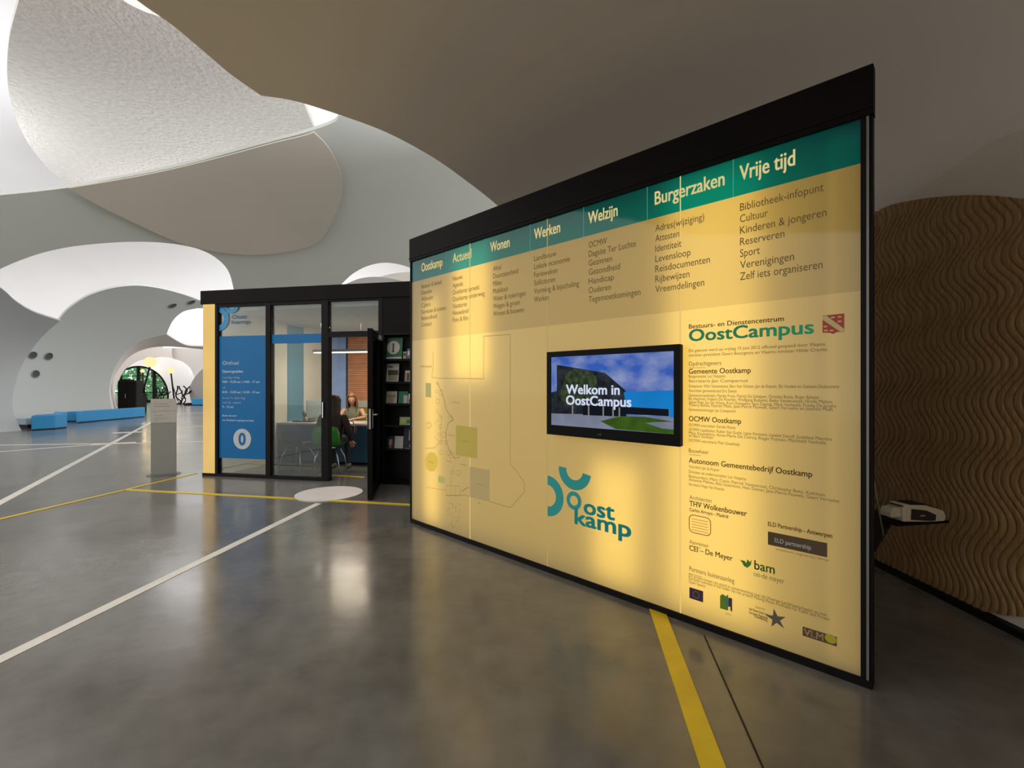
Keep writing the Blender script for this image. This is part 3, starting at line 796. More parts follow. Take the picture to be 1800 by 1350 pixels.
# red rounded stamp
def rrect(u0, u1, z0, z1, r, n=5):
    out = []
    for cx, cz, a0 in ((u1 - r, z1 - r, 0), (u0 + r, z1 - r, 90), (u0 + r, z0 + r, 180), (u1 - r, z0 + r, 270)):
        for i in range(n + 1):
            a = math.radians(a0 + 90 * i / n); out.append((cx + r * math.cos(a), cz + r * math.sin(a)))
    return out
u0, z1 = pz(1211, 903); u1, _ = pz(1250, 903); z0 = pz(1211, 935)[1]
outer = rrect(u0, u1, z0, z1, 0.03); inner = rrect(u0 + 0.005, u1 - 0.005, z0 + 0.005, z1 - 0.005, 0.026)
mb = MB(); mb.v = [(p[0], TY, p[1]) for p in outer + inner]; n = len(outer)
mb.f = [(i, (i + 1) % n, n + (i + 1) % n, n + i) for i in range(n)]
for k in range(5): mb.box(u0 + 0.018, u1 - 0.018, TY, 0, z0 + 0.018 + k * 0.017, z0 + 0.0205 + k * 0.017)
mb.build('red_stamp', mat('orange_print', (0.50, 0.13, 0.04), 0.5), sign, fix=False)
# black partner logo
u0, z1 = pz(1350, 934); u1, _ = pz(1454, 934); z0 = pz(1350, 957)[1]
blk = MB().box(u0, u1, TY, 0, z0, z1).build('partner_logo', M['ink'], sign)
mb = MB(); add_text(mb, 'ELD partnership', u0 + 0.035, u0 + 0.21, z0 + 0.022, 0.034, TY - 0.001, 0.02); mb.build('lettering', M['wtext'], blk, fix=False)
mb = MB(); add_text(mb, 'architecture | engineering | interior', u0 + 0.04, u0 + 0.29, z0 - 0.02, 0.018, TY, 0); mb.build('small_lettering', M['inkl'], sign, fix=False)
# leaf logo and words
gr = mat('leaf_green', (0.06, 0.22, 0.012), 0.5)
flat('leaf_logo', [(1301, 984), (1309, 986), (1312, 990), (1314, 983), (1318, 988), (1321, 984), (1320, 993), (1314, 998), (1308, 995), (1305, 989)], gr)
lines('logo_lettering', [('bam', 1326, 1000, 1362, 0.075, 0.02)], mat('bam_green', (0.05, 0.17, 0.02), 0.5))
lines('logo_lettering', [('cei-de meyer', 1325, 1012, 1379, 0.042)], mat('pale_green', (0.20, 0.22, 0.08), 0.5))
# partner marks along the foot
u0, z1 = pz(1212, 1032); u1, _ = pz(1236, 1032); z0 = pz(1212, 1051)[1]
eu = MB().box(u0, u1, TY, 0, z0, z1).build('flag_logo', mat('flag_blue', (0.035, 0.015, 0.05), 0.5), sign)
mb = MB()
for k in range(12):
    a = 2 * PI * k / 12; mb.box((u0 + u1) / 2 + 0.02 * math.cos(a) - 0.002, (u0 + u1) / 2 + 0.02 * math.cos(a) + 0.002, TY - 0.001, TY, (z0 + z1) / 2 + 0.02 * math.sin(a) - 0.002, (z0 + z1) / 2 + 0.02 * math.sin(a) + 0.002)
mb.build('ring_of_stars', mat('star_yellow', (0.45, 0.33, 0.10), 0.5), eu)
flat('tree_logo', [(1266, 1047), (1270, 1044), (1276, 1048), (1280, 1045), (1280, 1073), (1266, 1069)], mat('logo_green', (0.12, 0.25, 0.02), 0.5))
flat('tree_logo', [(1275, 1050), (1281, 1052), (1281, 1066), (1276, 1064)], mat('logo_teal', (0.06, 0.22, 0.16), 0.5), y=TY - 0.001)
flat('tree_logo', [(1281, 1050), (1287, 1052), (1287, 1075), (1284, 1073), (1284, 1067), (1281, 1066)], mat('logo_plum', (0.08, 0.03, 0.04), 0.5))
cx, cz = pz(1364, 1088)
st = []
for k in range(10):
    r = 0.055 if k % 2 == 0 else 0.02; a = PI / 2 + 0.2 + k * PI / 5; st.append((cx + r * math.cos(a), cz + r * math.sin(a)))
MB().prism(st, TY - 0.0005, 0).build('star_logo', mat('slate_print', (0.10, 0.095, 0.08), 0.5), sign)
lines('small_lettering', [('European Union', 1328, 1068, 1345, 0.02), ('Het Vlaams fonds voor', 1317, 1072, 1351, 0.022, 0.02), ('Europees Regionale', 1317, 1078, 1350, 0.022, 0.02), ('Ontwikkeling', 1326, 1085, 1349, 0.022, 0.02), ('EFRO', 1276, 1079, 1286, 0.012)], M['inkl'])
u0, z1 = pz(1411, 1101); u1, _ = pz(1471, 1101); z0 = pz(1411, 1117)[1]; um = pz(1450, 1101)[0]
v1 = MB().box(u0, um, TY, 0, z0, z1).build('board_logo', mat('umber_print', (0.10, 0.05, 0.02), 0.5), sign)
mb = MB(); add_text(mb, 'VLM', u0 + 0.006, um - 0.006, z0 + 0.008, (z1 - z0) * 1.02, TY - 0.001, 0.03); mb.build('lettering', mat('cream_print', (0.62, 0.50, 0.22), 0.5), v1, fix=False)
v2_ = MB().box(um, u1, TY, 0, z0, z1).build('board_logo', mat('umber_print', (0.10, 0.05, 0.02), 0.5), sign)
mb = MB(); mb.prism([(um + (u1 - um) / 2 + (u1 - um) / 2 * math.cos(2 * PI * k / 24), (z0 + z1) / 2 + 0.006 + (z1 - z0) / 2.1 * math.sin(2 * PI * k / 24)) for k in range(24)], TY - 0.0012, TY - 0.0005); mb.build('yellow_disc', mat('acid_yellow', (0.42, 0.36, 0.02), 0.5), v2_)

# big logo of two half rings and the town name
def ring(cx, cz, ro, ri, a0, a1, n=28, kx=1.0):
    mb = MB(); mb.v = []
    for i in range(n + 1):
        a = math.radians(a0 + (a1 - a0) * i / n)
        mb.v.append((cx + ro * math.cos(a) * kx, TY, cz + ro * math.sin(a))); mb.v.append((cx + ri * math.cos(a) * kx, TY, cz + ri * math.sin(a)))
    mb.f = [(2 * i, 2 * i + 1, 2 * i + 3, 2 * i + 2) for i in range(n)]
    return mb
u, z = pz(1010, 826)
ring(u, z, 0.153, 0.078, 176, 350).build('logo_arc', M['teal'], sign, fix=False)
u, z = pz(962, 871)
ring(u + 0.004, z, 0.162, 0.086, -90, 90).build('logo_arc', M['teal'], sign, fix=False)
u, z = pz(1009, 880)
ring(u, z, 0.070, 0.038, 0, 360).build('logo_ring', M['teal'], sign, fix=False)
lines('logo_lettering', [('ost', 1026, 902, 1081, 0.165, 0.06), ('kamp', 1010, 920, 1110, 0.165, 0.06)], M['teal'], 'teal town name beside the half rings')

# site plan drawn on the left sheet
K5 = 3.377
def m5(x, y): return pz(720 + x / K5, 560 + y / K5)
plan = MB()
def pl(pts, w=0.0045):
    P = [m5(*p) for p in pts]
    for (a, b) in zip(P, P[1:]):
        d = Vector((b[0] - a[0], b[1] - a[1])); L_ = d.length
        if L_ < 1e-5: continue
        d /= L_; nn = Vector((-d.y, d.x)) * w / 2
        plan.quad((a[0] - nn.x, TY, a[1] - nn.y), (b[0] - nn.x, TY, b[1] - nn.y), (b[0] + nn.x, TY, b[1] + nn.y), (a[0] + nn.x, TY, a[1] + nn.y))
pl([(140, 200), (140, 290), (132, 350), (180, 355), (300, 355), (440, 358), (440, 105), (598, 95), (598, 865), (640, 910), (682, 975), (682, 1030), (600, 1122), (470, 1085), (330, 1048), (215, 1050)])
pl([(95, 770), (150, 768), (172, 740)]); pl([(100, 1000), (215, 1020)], 0.003); pl([(65, 285), (135, 290)], 0.003)
pl([(160, 375), (180, 410), (205, 480), (218, 540), (240, 575), (262, 600), (230, 620), (215, 680), (218, 730), (240, 790), (270, 830), (300, 820)], 0.007)
pl([(180, 600), (150, 620)], 0.003); pl([(158, 540), (190, 590), (185, 660), (190, 740), (145, 700)], 0.003); pl([(310, 1025), (350, 1000)], 0.008)
pl([(219, 990), (300, 995), (300, 1052), (219, 1052), (219, 990)], 0.003); pl([(246, 1052), (246, 930), (262, 880)], 0.003); pl([(274, 1052), (272, 995)], 0.003)
rn = random.Random(3)
def circ5(x, y, r, w=0.003, n=12): pl([(x + r * math.cos(2 * PI * k / n), y + r * 1.15 * math.sin(2 * PI * k / n)) for k in range(n + 1)], w)
for x, y, r in ((188, 440, 14), (168, 385, 6), (168, 490, 12), (186, 585, 8), (184, 640, 10), (205, 690, 14), (178, 688, 8), (186, 735, 10), (215, 735, 10), (186, 795, 10), (250, 810, 16), (290, 915, 14), (256, 912, 10), (235, 795, 14), (245, 590, 12), (110, 635, 16), (118, 632, 12), (160, 432, 8)): circ5(x, y, r)
for k in range(60):
    a = rn.uniform(0, PI); x = 262 + 42 * math.cos(a) * rn.uniform(0.3, 1); y = rn.uniform(1060, 1190) if k % 2 else 1120 + 120 * math.sin(a)
    u, z = m5(x, y); plan.box(u - 0.003, u + 0.003, TY - 0.0004, 0, z - 0.003, z + 0.003)
plan.build('site_plan', M['line'], sign, fix=False)['label'] = 'thin grey site plan drawing'
mb = MB()
for s, x, y, x1 in (('Bibliotheek', 68, 288, 132), ('Parking', 255, 501, 297), ('Onthaal', 232, 694, 268), ('Ontmoeting', 318, 730, 350), ('Tuin', 110, 852, 148), ('Loods', 222, 848, 252), ('Balie', 305, 868, 342), ('Technische dienst', 395, 984, 446), ('P', 412, 1100, 424)):
    u0, z = m5(x, y); u1, _ = m5(x1, y); add_text(mb, s, u0, u1, z, 0.022, TY - 0.002, 0)
mb.build('plan_lettering', M['line'], sign, fix=False)
def p5(name, pts, m, lab): 
    o = MB().prism([m5(*p) for p in pts], TY - 0.0007, 0).build(name, m, sign); o['label'] = lab
p5('plan_area', [(276, 633), (400, 648), (400, 830), (276, 810)], backlit('olive_film', (0.37, 0.285, 0.045)), 'olive green rectangle of the site plan')
p5('plan_area', [(358, 878), (474, 900), (474, 1086), (358, 1058)], backlit('taupe_film', (0.36, 0.27, 0.11)), 'taupe rectangle of the site plan')
p5('plan_area', [(96, 382), (127, 384), (127, 468), (96, 465)], backlit('sage_film', (0.42, 0.38, 0.13)), 'tall sage green rectangle of the site plan')
p5('plan_area', [(172, 932), (210, 940), (210, 980), (172, 972)], backlit('sage_film', (0.42, 0.38, 0.13)), 'small sage green rectangle of the site plan')
p5('plan_area', [(131 + 38 * math.cos(2 * PI * k / 28), 850 + 58 * math.sin(2 * PI * k / 28)) for k in range(28)], backlit('lime_film', (0.72, 0.50, 0.07)), 'yellow-green circle of the site plan')

# ================================================================== SCREEN on the wall
TO = -0.075
uL, zT = PF.on(961, 619, TO); uR, _ = PF.on(1195.5, 607, TO); zB = PF.on(961, 763, TO)[1]
W = uR - uL; H = zT - zB
tv = thing('wall_screen', 'black flat screen on the lit wall showing a welcome picture', 'television', PF.m @ Vector((uL, 0, zB)), PF.rz)
MB().box(0.12, W - 0.12, -0.03, 0.0, 0.12, H - 0.12).build('wall_bracket', M['black'], tv)
bz = 0.042; bl = 0.075
MB().box(0, W, -0.068, -0.03, 0, H).build('casing', mat('gloss_black', (0.002, 0.002, 0.0025), 0.4, spec=0.08), tv, bevel=0.006)
mb = MB(); mb.box(0, bz, -0.075, -0.066, 0, H); mb.box(W - bz, W, -0.075, -0.066, 0, H); mb.box(bz, W - bz, -0.075, -0.066, 0, bl); mb.box(bz, W - bz, -0.075, -0.066, H - bz, H)
mb.build('bezel', mat('gloss_black', (0.002, 0.002, 0.0025), 0.4, spec=0.08), tv)
mb = MB(); add_text(mb, 'LG', W * 0.44, W * 0.465, 0.028, 0.016, -0.0755, 0.0); mb.build('maker_mark', mat('mark_grey', (0.15, 0.15, 0.15)), tv, fix=False)
sw, shh = W - 2 * bz, H - bz - bl
scr = bpy.data.materials.new('screen_sky'); scr.use_nodes = True
N, L = nt(scr); N.remove(N['Principled BSDF'])
e = N.new('ShaderNodeEmission'); tc = N.new('ShaderNodeTexCoord'); mp = N.new('ShaderNodeMapping'); mp.inputs['Scale'].default_value = (3.2, 1, 5)
nz = N.new('ShaderNodeTexNoise'); nz.inputs['Scale'].default_value = 1.3; nz.inputs['Detail'].default_value = 7
cr = N.new('ShaderNodeValToRGB'); cr.color_ramp.elements[0].position = 0.42; cr.color_ramp.elements[0].color = (0.035, 0.10, 0.42, 1); cr.color_ramp.elements[1].position = 0.68; cr.color_ramp.elements[1].color = (0.24, 0.29, 0.50, 1)
L.new(tc.outputs['Object'], mp.inputs[0]); L.new(mp.outputs[0], nz.inputs['Vector']); L.new(nz.outputs['Fac'], cr.inputs['Fac']); L.new(cr.outputs['Color'], e.inputs[0]); L.new(e.outputs[0], N['Material Output'].inputs[0])
disp = MB().quad((bz, -0.069, bl), (W - bz, -0.069, bl), (W - bz, -0.069, H - bz), (bz, -0.069, H - bz)).build('display', scr, tv, fix=False)
disp['label'] = 'lit picture of a campus building under a blue sky'
def sp_(name, pts, m, lay):
    y = -0.069 - 0.0004 * lay
    mb = MB(); mb.poly([(bz + x * sw, y, bl + z * shh) for x, z in pts]); return mb.build(name, m, disp, fix=False)
# picture coordinates from the zoomed photograph: x 0..1 left to right, z 0..1 bottom to top
sp_('picture_paving', [(0, 0), (1, 0), (1, 0.21), (0, 0.17)], emit('px_paving', (0.20, 0.22, 0.30), 1.0, 0.25, 6), 1)
sp_('picture_building', [(0.055, 0.17), (0.66, 0.20), (0.66, 0.50), (0.64, 0.54), (0.49, 0.755), (0.055, 0.885)], emit('px_building', (0.030, 0.036, 0.045), 1.0, 0.7, 14), 2)
sp_('picture_trees', [(0, 0.17), (0.055, 0.17), (0.055, 0.50), (0.0, 0.48)], emit('px_trees', (0.02, 0.03, 0.035), 1.0, 0.5, 20), 2)
sp_('picture_foliage', [(0.09, 0.42), (0.14, 0.75), (0.22, 0.82), (0.33, 0.80), (0.42, 0.70), (0.43, 0.45), (0.30, 0.30), (0.12, 0.30)], emit('px_foliage', (0.050, 0.070, 0.035), 1.0, 0.75, 26), 3)
sp_('picture_blue_hall', [(0.64, 0.50), (1, 0.53), (1, 0.20), (0.97, 0.20), (0.97, 0.30), (0.66, 0.31)], emit('px_blue', (0.01, 0.20, 0.56), 1.0, 0.15, 3), 3)
sp_('picture_dark_base', [(0.62, 0.31), (0.965, 0.30), (0.965, 0.215), (0.62, 0.215)], emit('px_dark', (0.006, 0.008, 0.012), 1.0), 3)
sp_('picture_lawn', [(0.45, 0.10), (0.62, 0.185), (0.80, 0.19), (1.0, 0.15), (0.88, 0.135), (0.80, 0.115), (0.92, 0.06), (1.0, 0.055), (1, 0.0), (0.58, 0.01)], emit('px_lawn', (0.045, 0.10, 0.012), 1.0, 0.3, 12), 3)
for x in (0.20, 0.345, 0.47, 0.55, 0.60):
    sp_('picture_post', [(x, 0.17), (x + 0.012, 0.17), (x + 0.012, 0.30), (x, 0.30)], emit('px_post', (0.22, 0.20, 0.20), 1.0), 3)
sp_('picture_shadow', [(0.30, 0.17), (0.66, 0.18), (0.66, 0.31), (0.30, 0.31)], emit('px_dark', (0.006, 0.008, 0.012), 1.0), 2.5)
mb = MB()
def tvt(s, x0, x1, z, size): add_text(mb, s, bz + x0 * sw, bz + x1 * sw, bl + z * shh, size, -0.069 - 0.0022, 0.05)
tvt('Welkom in', 0.145, 0.61, 0.465, 0.098)
mb.build('picture_lettering', emit('px_white', (0.62, 0.68, 0.85), 1.0), disp, fix=False)['label'] = 'white words, upper line'
mb = MB(); tvt('OostCampus', 0.145, 0.70, 0.31, 0.098)
mb.build('picture_lettering', emit('px_white', (0.62, 0.68, 0.85), 1.0), disp, fix=False)['label'] = 'white words, lower line'

# ================================================================== behind the lit wall: shelf, device, rod
def wp(px, py, Y): return at(px, py, Y)
p = PF.loc_of(wp(1590, 925, 3.0))
sh_ = thing('shelf', 'black shelf on a bracket sticking out behind the lit wall', 'shelf', PF.loc, PF.rz)
MB().box(3.15, 4.00, 0.192, 1.10, 0.622, 0.652).build('board', M['black'], sh_, bevel=0.004)
MB().box(3.20, 3.94, 0.192, 0.23, 0.45, 0.622).build('bracket', M['black'], sh_)
MB().prism([(3.3, 0.45), (3.34, 0.45), (3.34, 0.622), (3.3, 0.622)], 0.19, 0.9).build('bracket', M['black'], sh_)
o_ = Vector((3.93, 1.06, 0))
cab = thing('power_cord', 'dark thin cord sagging under the black shelf', 'cord', PF.loc, PF.rz)
MB().tube([(3.86, 0.45 + 0.1 * k, 0.612 - 0.055 * math.sin(PI * k / 6)) for k in range(7)], 0.006, 8).build('wire', mat('cord_grey', (0.10, 0.09, 0.08), 0.5), cab, smooth=True)
a = wp(1556, 893, 2.86); b = wp(1644, 912, 2.93)
d = (b - a); rz = math.atan2(d.y, d.x)
base = Vector((a.x, a.y, 0.652))
dev = thing('desk_device', 'cream and dark handheld scanner device lying on the black shelf behind the lit wall', 'device', base, rz)
Ld = Vector((d.x, d.y)).length
tilt = Matrix.Rotation(math.radians(6), 4, 'Y')
crm = mat('cream_plastic', (0.62, 0.56, 0.42), 0.4, var=0.02)
MB().prism([(0.075, 0.012), (0.28, 0.0), (Ld + 0.01, 0.0), (Ld + 0.02, 0.03), (Ld + 0.0, 0.065), (0.24, 0.105), (0.085, 0.115), (0.07, 0.09)], -0.05, 0.05, 'xz', m=Matrix.Translation((0, 0, 0.012))).build('body', crm, dev, bevel=0.008)
MB().prism([(0.0, 0.05), (0.0, 0.075), (0.012, 0.105), (0.075, 0.108), (0.075, 0.05)], -0.035, 0.035, 'xz').build('head', crm, dev, bevel=0.006)
MB().prism([(0.125, 0.035), (0.27, 0.02), (0.305, 0.022), (0.31, 0.055), (0.24, 0.085), (0.13, 0.10)], -0.054, -0.048, 'xz').build('display_panel', mat('device_dark', (0.02, 0.018, 0.018), 0.3), dev, bevel=0.001)
MB().box(0.19, 0.225, -0.0555, -0.054, 0.052, 0.060).build('mark', mat('mark_pale', (0.3, 0.29, 0.27)), dev)
MB().prism([(0.06, 0.118), (0.16, 0.128), (0.24, 0.124), (0.33, 0.09), (0.335, 0.080), (0.24, 0.110), (0.16, 0.118)], -0.045, 0.045, 'xz').build('top_cover', M['dark'], dev)
MB().box(0.03, Ld + 0.04, -0.05, 0.05, 0.0, 0.013).build('foot', M['black'], dev)
rod = thing('metal_rod', 'thin pale metal rod leaning on the back of the lit wall', 'rod', PF.loc, PF.rz)
r0 = PF.loc_of(wp(1553, 917, 2.62)); r1 = PF.loc_of(wp(1525, 785, 2.44))
MB().tube([(r0.x, r0.y, 0.653), (r1.x, r1.y, r1.z)], 0.0045, 8).build('shaft', mat('rod_metal', (0.5, 0.45, 0.36), 0.35, metal=0.5), rod, smooth=True)
MB().tube([(r0.x, r0.y, 0.653), (r0.x, r0.y, 0.675)], 0.007, 8).build('tip', M['dark'], rod)

# ================================================================== GLASS OFFICE
KF = Frame((-5.06, 7.75, 0), math.atan2(-0.203, 0.979))
KW = 6.2; KD = 3.6; KH = 3.02
def ks(px, py=700, v=0.0): return KF.on(px, py, v)[0]
def kz(px, py, v=0.0): return KF.on(px, py, v)[1]
kiosk = thing('glass_office', 'small black-framed office box with glass front and a glowing corner', 'office', KF.loc, KF.rz)
zf = 2.80
x_l, x_p = 0.0, ks(378)
g1a, g1b = ks(383), ks(467)
g2a, g2b = ks(475.5), ks(565)
da, dbx = ks(577), ks(667)
MB().box(-0.03, KW, -0.02, KD, zf, KH).build('roof_fascia', M['fascia'], kiosk)
MB().box(-0.01, da, -0.005, 0.10, 0, 0.045).build('base_frame', M['black'], kiosk)
MB().box(x_l, x_p, 0.0, 0.02, 0.045, zf).build('corner_light', emit('corner_glow', (1.0, 0.66, 0.22), 0.86, 0.18, 1.2), kiosk)['label'] = 'glowing warm yellow corner strip'
MB().box(x_l, x_p, 0.02, KD, 0.0, zf).build('side_wall', mat('office_inner', (0.70, 0.62, 0.50), 0.7, var=0.03), kiosk)
for a, b, nm in ((x_p, g1a, 'post'), (g1b, g2a, 'post'), (g2b, da, 'post')):
    MB().box(a, b, -0.006, 0.10, 0.0, zf).build(nm, M['black'], kiosk, bevel=0.004)
MB().box(g1a, g1b, 0.0, 0.05, zf - 0.05, zf).build('head_frame', M['black'], kiosk)
MB().box(g2a, g2b, 0.0, 0.05, zf - 0.05, zf).build('head_frame', M['black'], kiosk)
for a, b in ((g1a, g1b), (g2a, g2b)):
    MB().box(a, b, 0.03, 0.04, 0.045, zf - 0.05).build('glass_pane', M['glass'], kiosk)
# door head, transom pane
zh = kz(620, 588)
MB().box(da, dbx, -0.004, 0.10, zh - 0.03, zh + 0.05).build('door_head', M['black'], kiosk)
MB().box(da, dbx, 0.03, 0.04, zh + 0.05, zf - 0.03).build('glass_pane', M['glass'], kiosk)
MB().box(da, dbx, 0.0, 0.05, zf - 0.03, zf).build('head_frame', M['black'], kiosk)
MB().box(dbx - 0.015, dbx + 0.05, -0.006, 0.10, 0, zf).build('post', M['black'], kiosk)
MB().box(g2b + 0.03, g2b + 0.045, -0.03, -0.006, 0.98, 1.22).build('pull_handle', M['chrome'], kiosk)
# back wall, ceiling, floor mat
MB().box(x_p, KW, KD - 0.06, KD, 0, zf).build('back_wall', mat('office_cream', (0.72, 0.60, 0.44), 0.7, var=0.03), kiosk)
MB().box(x_p, KW, 0.10, KD - 0.06, zf - 0.10, zf).build('ceiling_panel', mat('office_ceiling', (0.55, 0.55, 0.50), 0.8), kiosk)
def bws(px): return ks(px, 700, KD - 0.065)
SF = Frame(KF.m @ Vector((x_p + 0.001, 0, 0)), KF.rz + PI / 2)     # inner face of the left side wall, x runs inward
def sws(px): return SF.on(px, 700)[0]
corner_px = 594
MB().box(x_p, x_p + 0.012, sws(505), sws(533), 0, zf - 0.12).build('wall_stripe', mat('stripe_teal', (0.04, 0.20, 0.30), 0.6), kiosk)['label'] = 'teal blue wall stripe'
MB().box(x_p, x_p + 0.012, sws(566), KD - 0.075, 0, zf - 0.12).build('wall_stripe', mat('stripe_sky', (0.44, 0.62, 0.98), 0.6), kiosk)['label'] = 'pale sky blue wall stripe'
MB().box(x_p + 0.012, bws(609), KD - 0.075, KD - 0.06, 0, zf - 0.12).build('wall_stripe', mat('stripe_sky', (0.44, 0.62, 0.98), 0.6), kiosk)
MB().box(bws(609), bws(612), KD - 0.085, KD - 0.06, 0, zf - 0.12).build('blind_rail', mat('navy', (0.01, 0.05, 0.14), 0.6), kiosk)
# terracotta slats of the blind at the back
sx0, sx1 = bws(612), bws(612) + 1.6
brm = [mat('terracotta_a', (0.66, 0.30, 0.16), 0.75, var=0.1), mat('terracotta_b', (0.70, 0.33, 0.18), 0.75, var=0.1)]
zz = 0.55; k = 0
bsl = {}
while zz < zf - 0.16:
    o = MB().box(sx0, sx1, KD - 0.08 - 0.006 * (k % 2), KD - 0.06, zz, zz + 0.044).build('slat', brm[k % 2], kiosk)
    zz += 0.05; k += 1
MB().box(sx0, sx1, KD - 0.07, KD - 0.06, 0, 0.55).build('wall_stripe', mat('low_panel', (0.45, 0.50, 0.52), 0.6), kiosk)
MB().box(da + 0.02, dbx + 0.8, 1.2, 1.32, kz(600, 607, 1.2), kz(600, 598, 1.2)).build('ceiling_beam', mat('beam_teal', (0.01, 0.09, 0.17), 0.6), kiosk)
# dark cladding and display niche right of the door
RX0 = dbx + 0.05
zN = kz(690, 586)
MB().box(RX0, KW, 0.0, 0.05, zN, zf).build('cladding', M['fascia'], kiosk)
MB().box(RX0, KW, 0.16, 0.20, 0.0, zN).build('rack_back', M['dark'], kiosk)
MB().box(RX0, RX0 + 0.02, 0.0, 0.2, 0.0, zN).build('rack_side', M['dark'], kiosk)
MB().box(RX0, KW, 0.0, 0.2, zN - 0.02, zN).build('rack_top', M['dark'], kiosk)
MB().box(RX0, KW, 0.0, 0.2, 0.0, 0.05).build('rack_foot', M['black'], kiosk)
shelf_py = [(690, 633), (690, 673), (690, 711), (690, 749), (690, 790)]
shelf_z = [kz(x, y, 0.05) for x, y in shelf_py]
for z in shelf_z:
    MB().box(RX0 + 0.02, KW, 0.04, 0.16, z - 0.012, z).build('rack_shelf', M['black'], kiosk)
    MB().box(RX0 + 0.02, KW, 0.035, 0.042, z - 0.012, z + 0.02).build('shelf_lip', M['dark'], kiosk)
# blue film and print on the first pane, narrow band on the second
FY = 0.024
def kfilm(name, px0, px1, py0, py1, m, y=FY, lab=None):
    o = MB().box(ks(px0), ks(px1), y, 0.0295, kz((px0 + px1) / 2, py1), kz((px0 + px1) / 2, py0)).build(name, m, kiosk)
    if lab: o['label'] = lab
    return o
film = kfilm('window_film', 381, 467.5, 590, 806.5, M['film'], lab='blue poster film on the left pane')
kfilm('window_film', 474, 566, 587, 603, M['film'], lab='narrow blue film band on the second pane')
def ktext(rows, y=FY - 0.002):
    mb = MB()
    for s, px0, py0, px1, size, bold in rows:
        u0, z0 = KF.on(px0, py0); u1, _ = KF.on(px1, py0); add_text(mb, s, u0, u1, z0, size, y, bold)
    return mb
for row in [('Onthaal', 389, 641, 418, 0.085, 0.03), ('Openingstijden', 389, 655, 425, 0.062, 0.0), ('maandag-vrijdag', 389, 665, 419, 0.045, 0.02), ('9.00 – 12.30 uur | 14.00 – 17 uur', 389, 673, 455, 0.05, 0.0),
       ('of', 390, 683, 394, 0.045, 0.02), ('8.30 – 12.30 uur | 13.30 – 19 uur', 389, 691, 455, 0.05, 0.0), ('1e en 3e zaterdag', 389, 701, 429, 0.045, 0.02), ('van de maand', 389, 709, 421, 0.045, 0.02),
       ('9 – 12 uur', 389, 717, 409, 0.05, 0.0), ('Buiten de uren', 389, 732, 414, 0.042, 0.0), ('van Onthaal is opvang voorzien', 389, 740, 444, 0.042, 0.0)]:
    ktext([row]).build('lettering', mat('pale_blue_print', (0.55, 0.65, 0.75), 0.5), film, fix=False)
u, z = KF.on(424, 772)
mb = MB(); mb.lathe([(0.001, 0), (0.165, 0), (0.165, 0.003), (0.001, 0.003)], 0, 0, 36, m=Matrix.Translation((u, FY - 0.001, z)) @ Matrix.Rotation(PI / 2, 4, 'X'))
mb.build('number_disc', mat('silver_print', (0.42, 0.45, 0.46), 0.5), film)
v, f = text_pts('0', 0.03); mb = MB(); mnx = min(p[0] for p in v); mxx = max(p[0] for p in v); mny = min(p[1] for p in v); mxy = max(p[1] for p in v)
mb.v = [(u + ((p[0] - mnx) / (mxx - mnx) - 0.5) * 0.135, FY - 0.007, z + ((p[1] - mny) / (mxy - mny) - 0.5) * 0.21) for p in v]; mb.f = f
mb.build('number', M['film'], film, fix=False)
def kring(px, py, ro, ri, a0, a1):
    u, z = KF.on(px, py); mb = MB(); n = 24
    for i in range(n + 1):
        a = math.radians(a0 + (a1 - a0) * i / n); mb.v += [(u + ro * math.cos(a), FY, z + ro * math.sin(a)), (u + ri * math.cos(a), FY, z + ri * math.sin(a))]
    mb.f = [(2 * i, 2 * i + 1, 2 * i + 3, 2 * i + 2) for i in range(n)]
    mb.build('logo_arc', mat('bright_blue_film', (0.01, 0.20, 0.42), 0.4), kiosk, fix=False)
kring(404, 534, 0.155, 0.085, 180, 360); kring(381.5, 560, 0.20, 0.105, -90, 90)
ktext([('Oost', 405, 560, 432, 0.09, 0.02), ('kamp', 405, 569, 438, 0.09, 0.02)]).build('logo_lettering', mat('bright_blue_film', (0.01, 0.20, 0.42), 0.4), kiosk, fix=False)

# door standing open towards the visitor
hinge = KF.m @ Vector((dbx - 0.02, 0.0, 0))
tipw = ground(650, 880)
dv_ = (tipw - hinge); dl = Vector((dv_.x, dv_.y)).length
door = tag(empty('door_1', (hinge.x, hinge.y, 0), math.atan2(dv_.y, dv_.x)), None, None, kind='structure')
dz0, dz1 = 0.012, kz(620, 588) - 0.035
def dbox(name, x0, x1, z0, z1, m=M['black'], y0=-0.03, y1=0.03, par=door): return MB().box(x0, x1, y0, y1, z0, z1).build(name, m, par, bevel=0.003)
dbox('stile', 0, 0.075, dz0, dz1); dbox('stile', dl - 0.085, dl, dz0, dz1); dbox('rail', 0.075, dl - 0.085, dz0, dz0 + 0.10); dbox('rail', 0.075, dl - 0.085, dz1 - 0.08, dz1)
MB().box(0.075, dl - 0.085, -0.006, 0.006, dz0 + 0.10, dz1 - 0.08).build('pane', M['glass'], door)
MB().box(0.004, 0.016, -0.036, -0.030, dz0, dz1).build('edge_profile', M['chrome'], door)
for s in (-1, 1):
    MB().box(dl - 0.062, dl - 0.026, s * 0.030, s * 0.036, 0.93, 1.17).build('handle_plate', M['chrome'], door) if s > 0 else MB().box(dl - 0.062, dl - 0.026, -0.036, -0.030, 0.93, 1.17).build('handle_plate', M['chrome'], door)
    MB().tube([(dl - 0.044, s * 0.03, 1.10), (dl - 0.044, s * 0.075, 1.10), (dl - 0.17, s * 0.078, 1.10)], 0.010, 8).build('handle', M['chrome'], door)
MB().box(dl, dl + 0.004, -0.012, 0.012, 0.92, 1.18).build('lock_plate', M['chrome'], door)
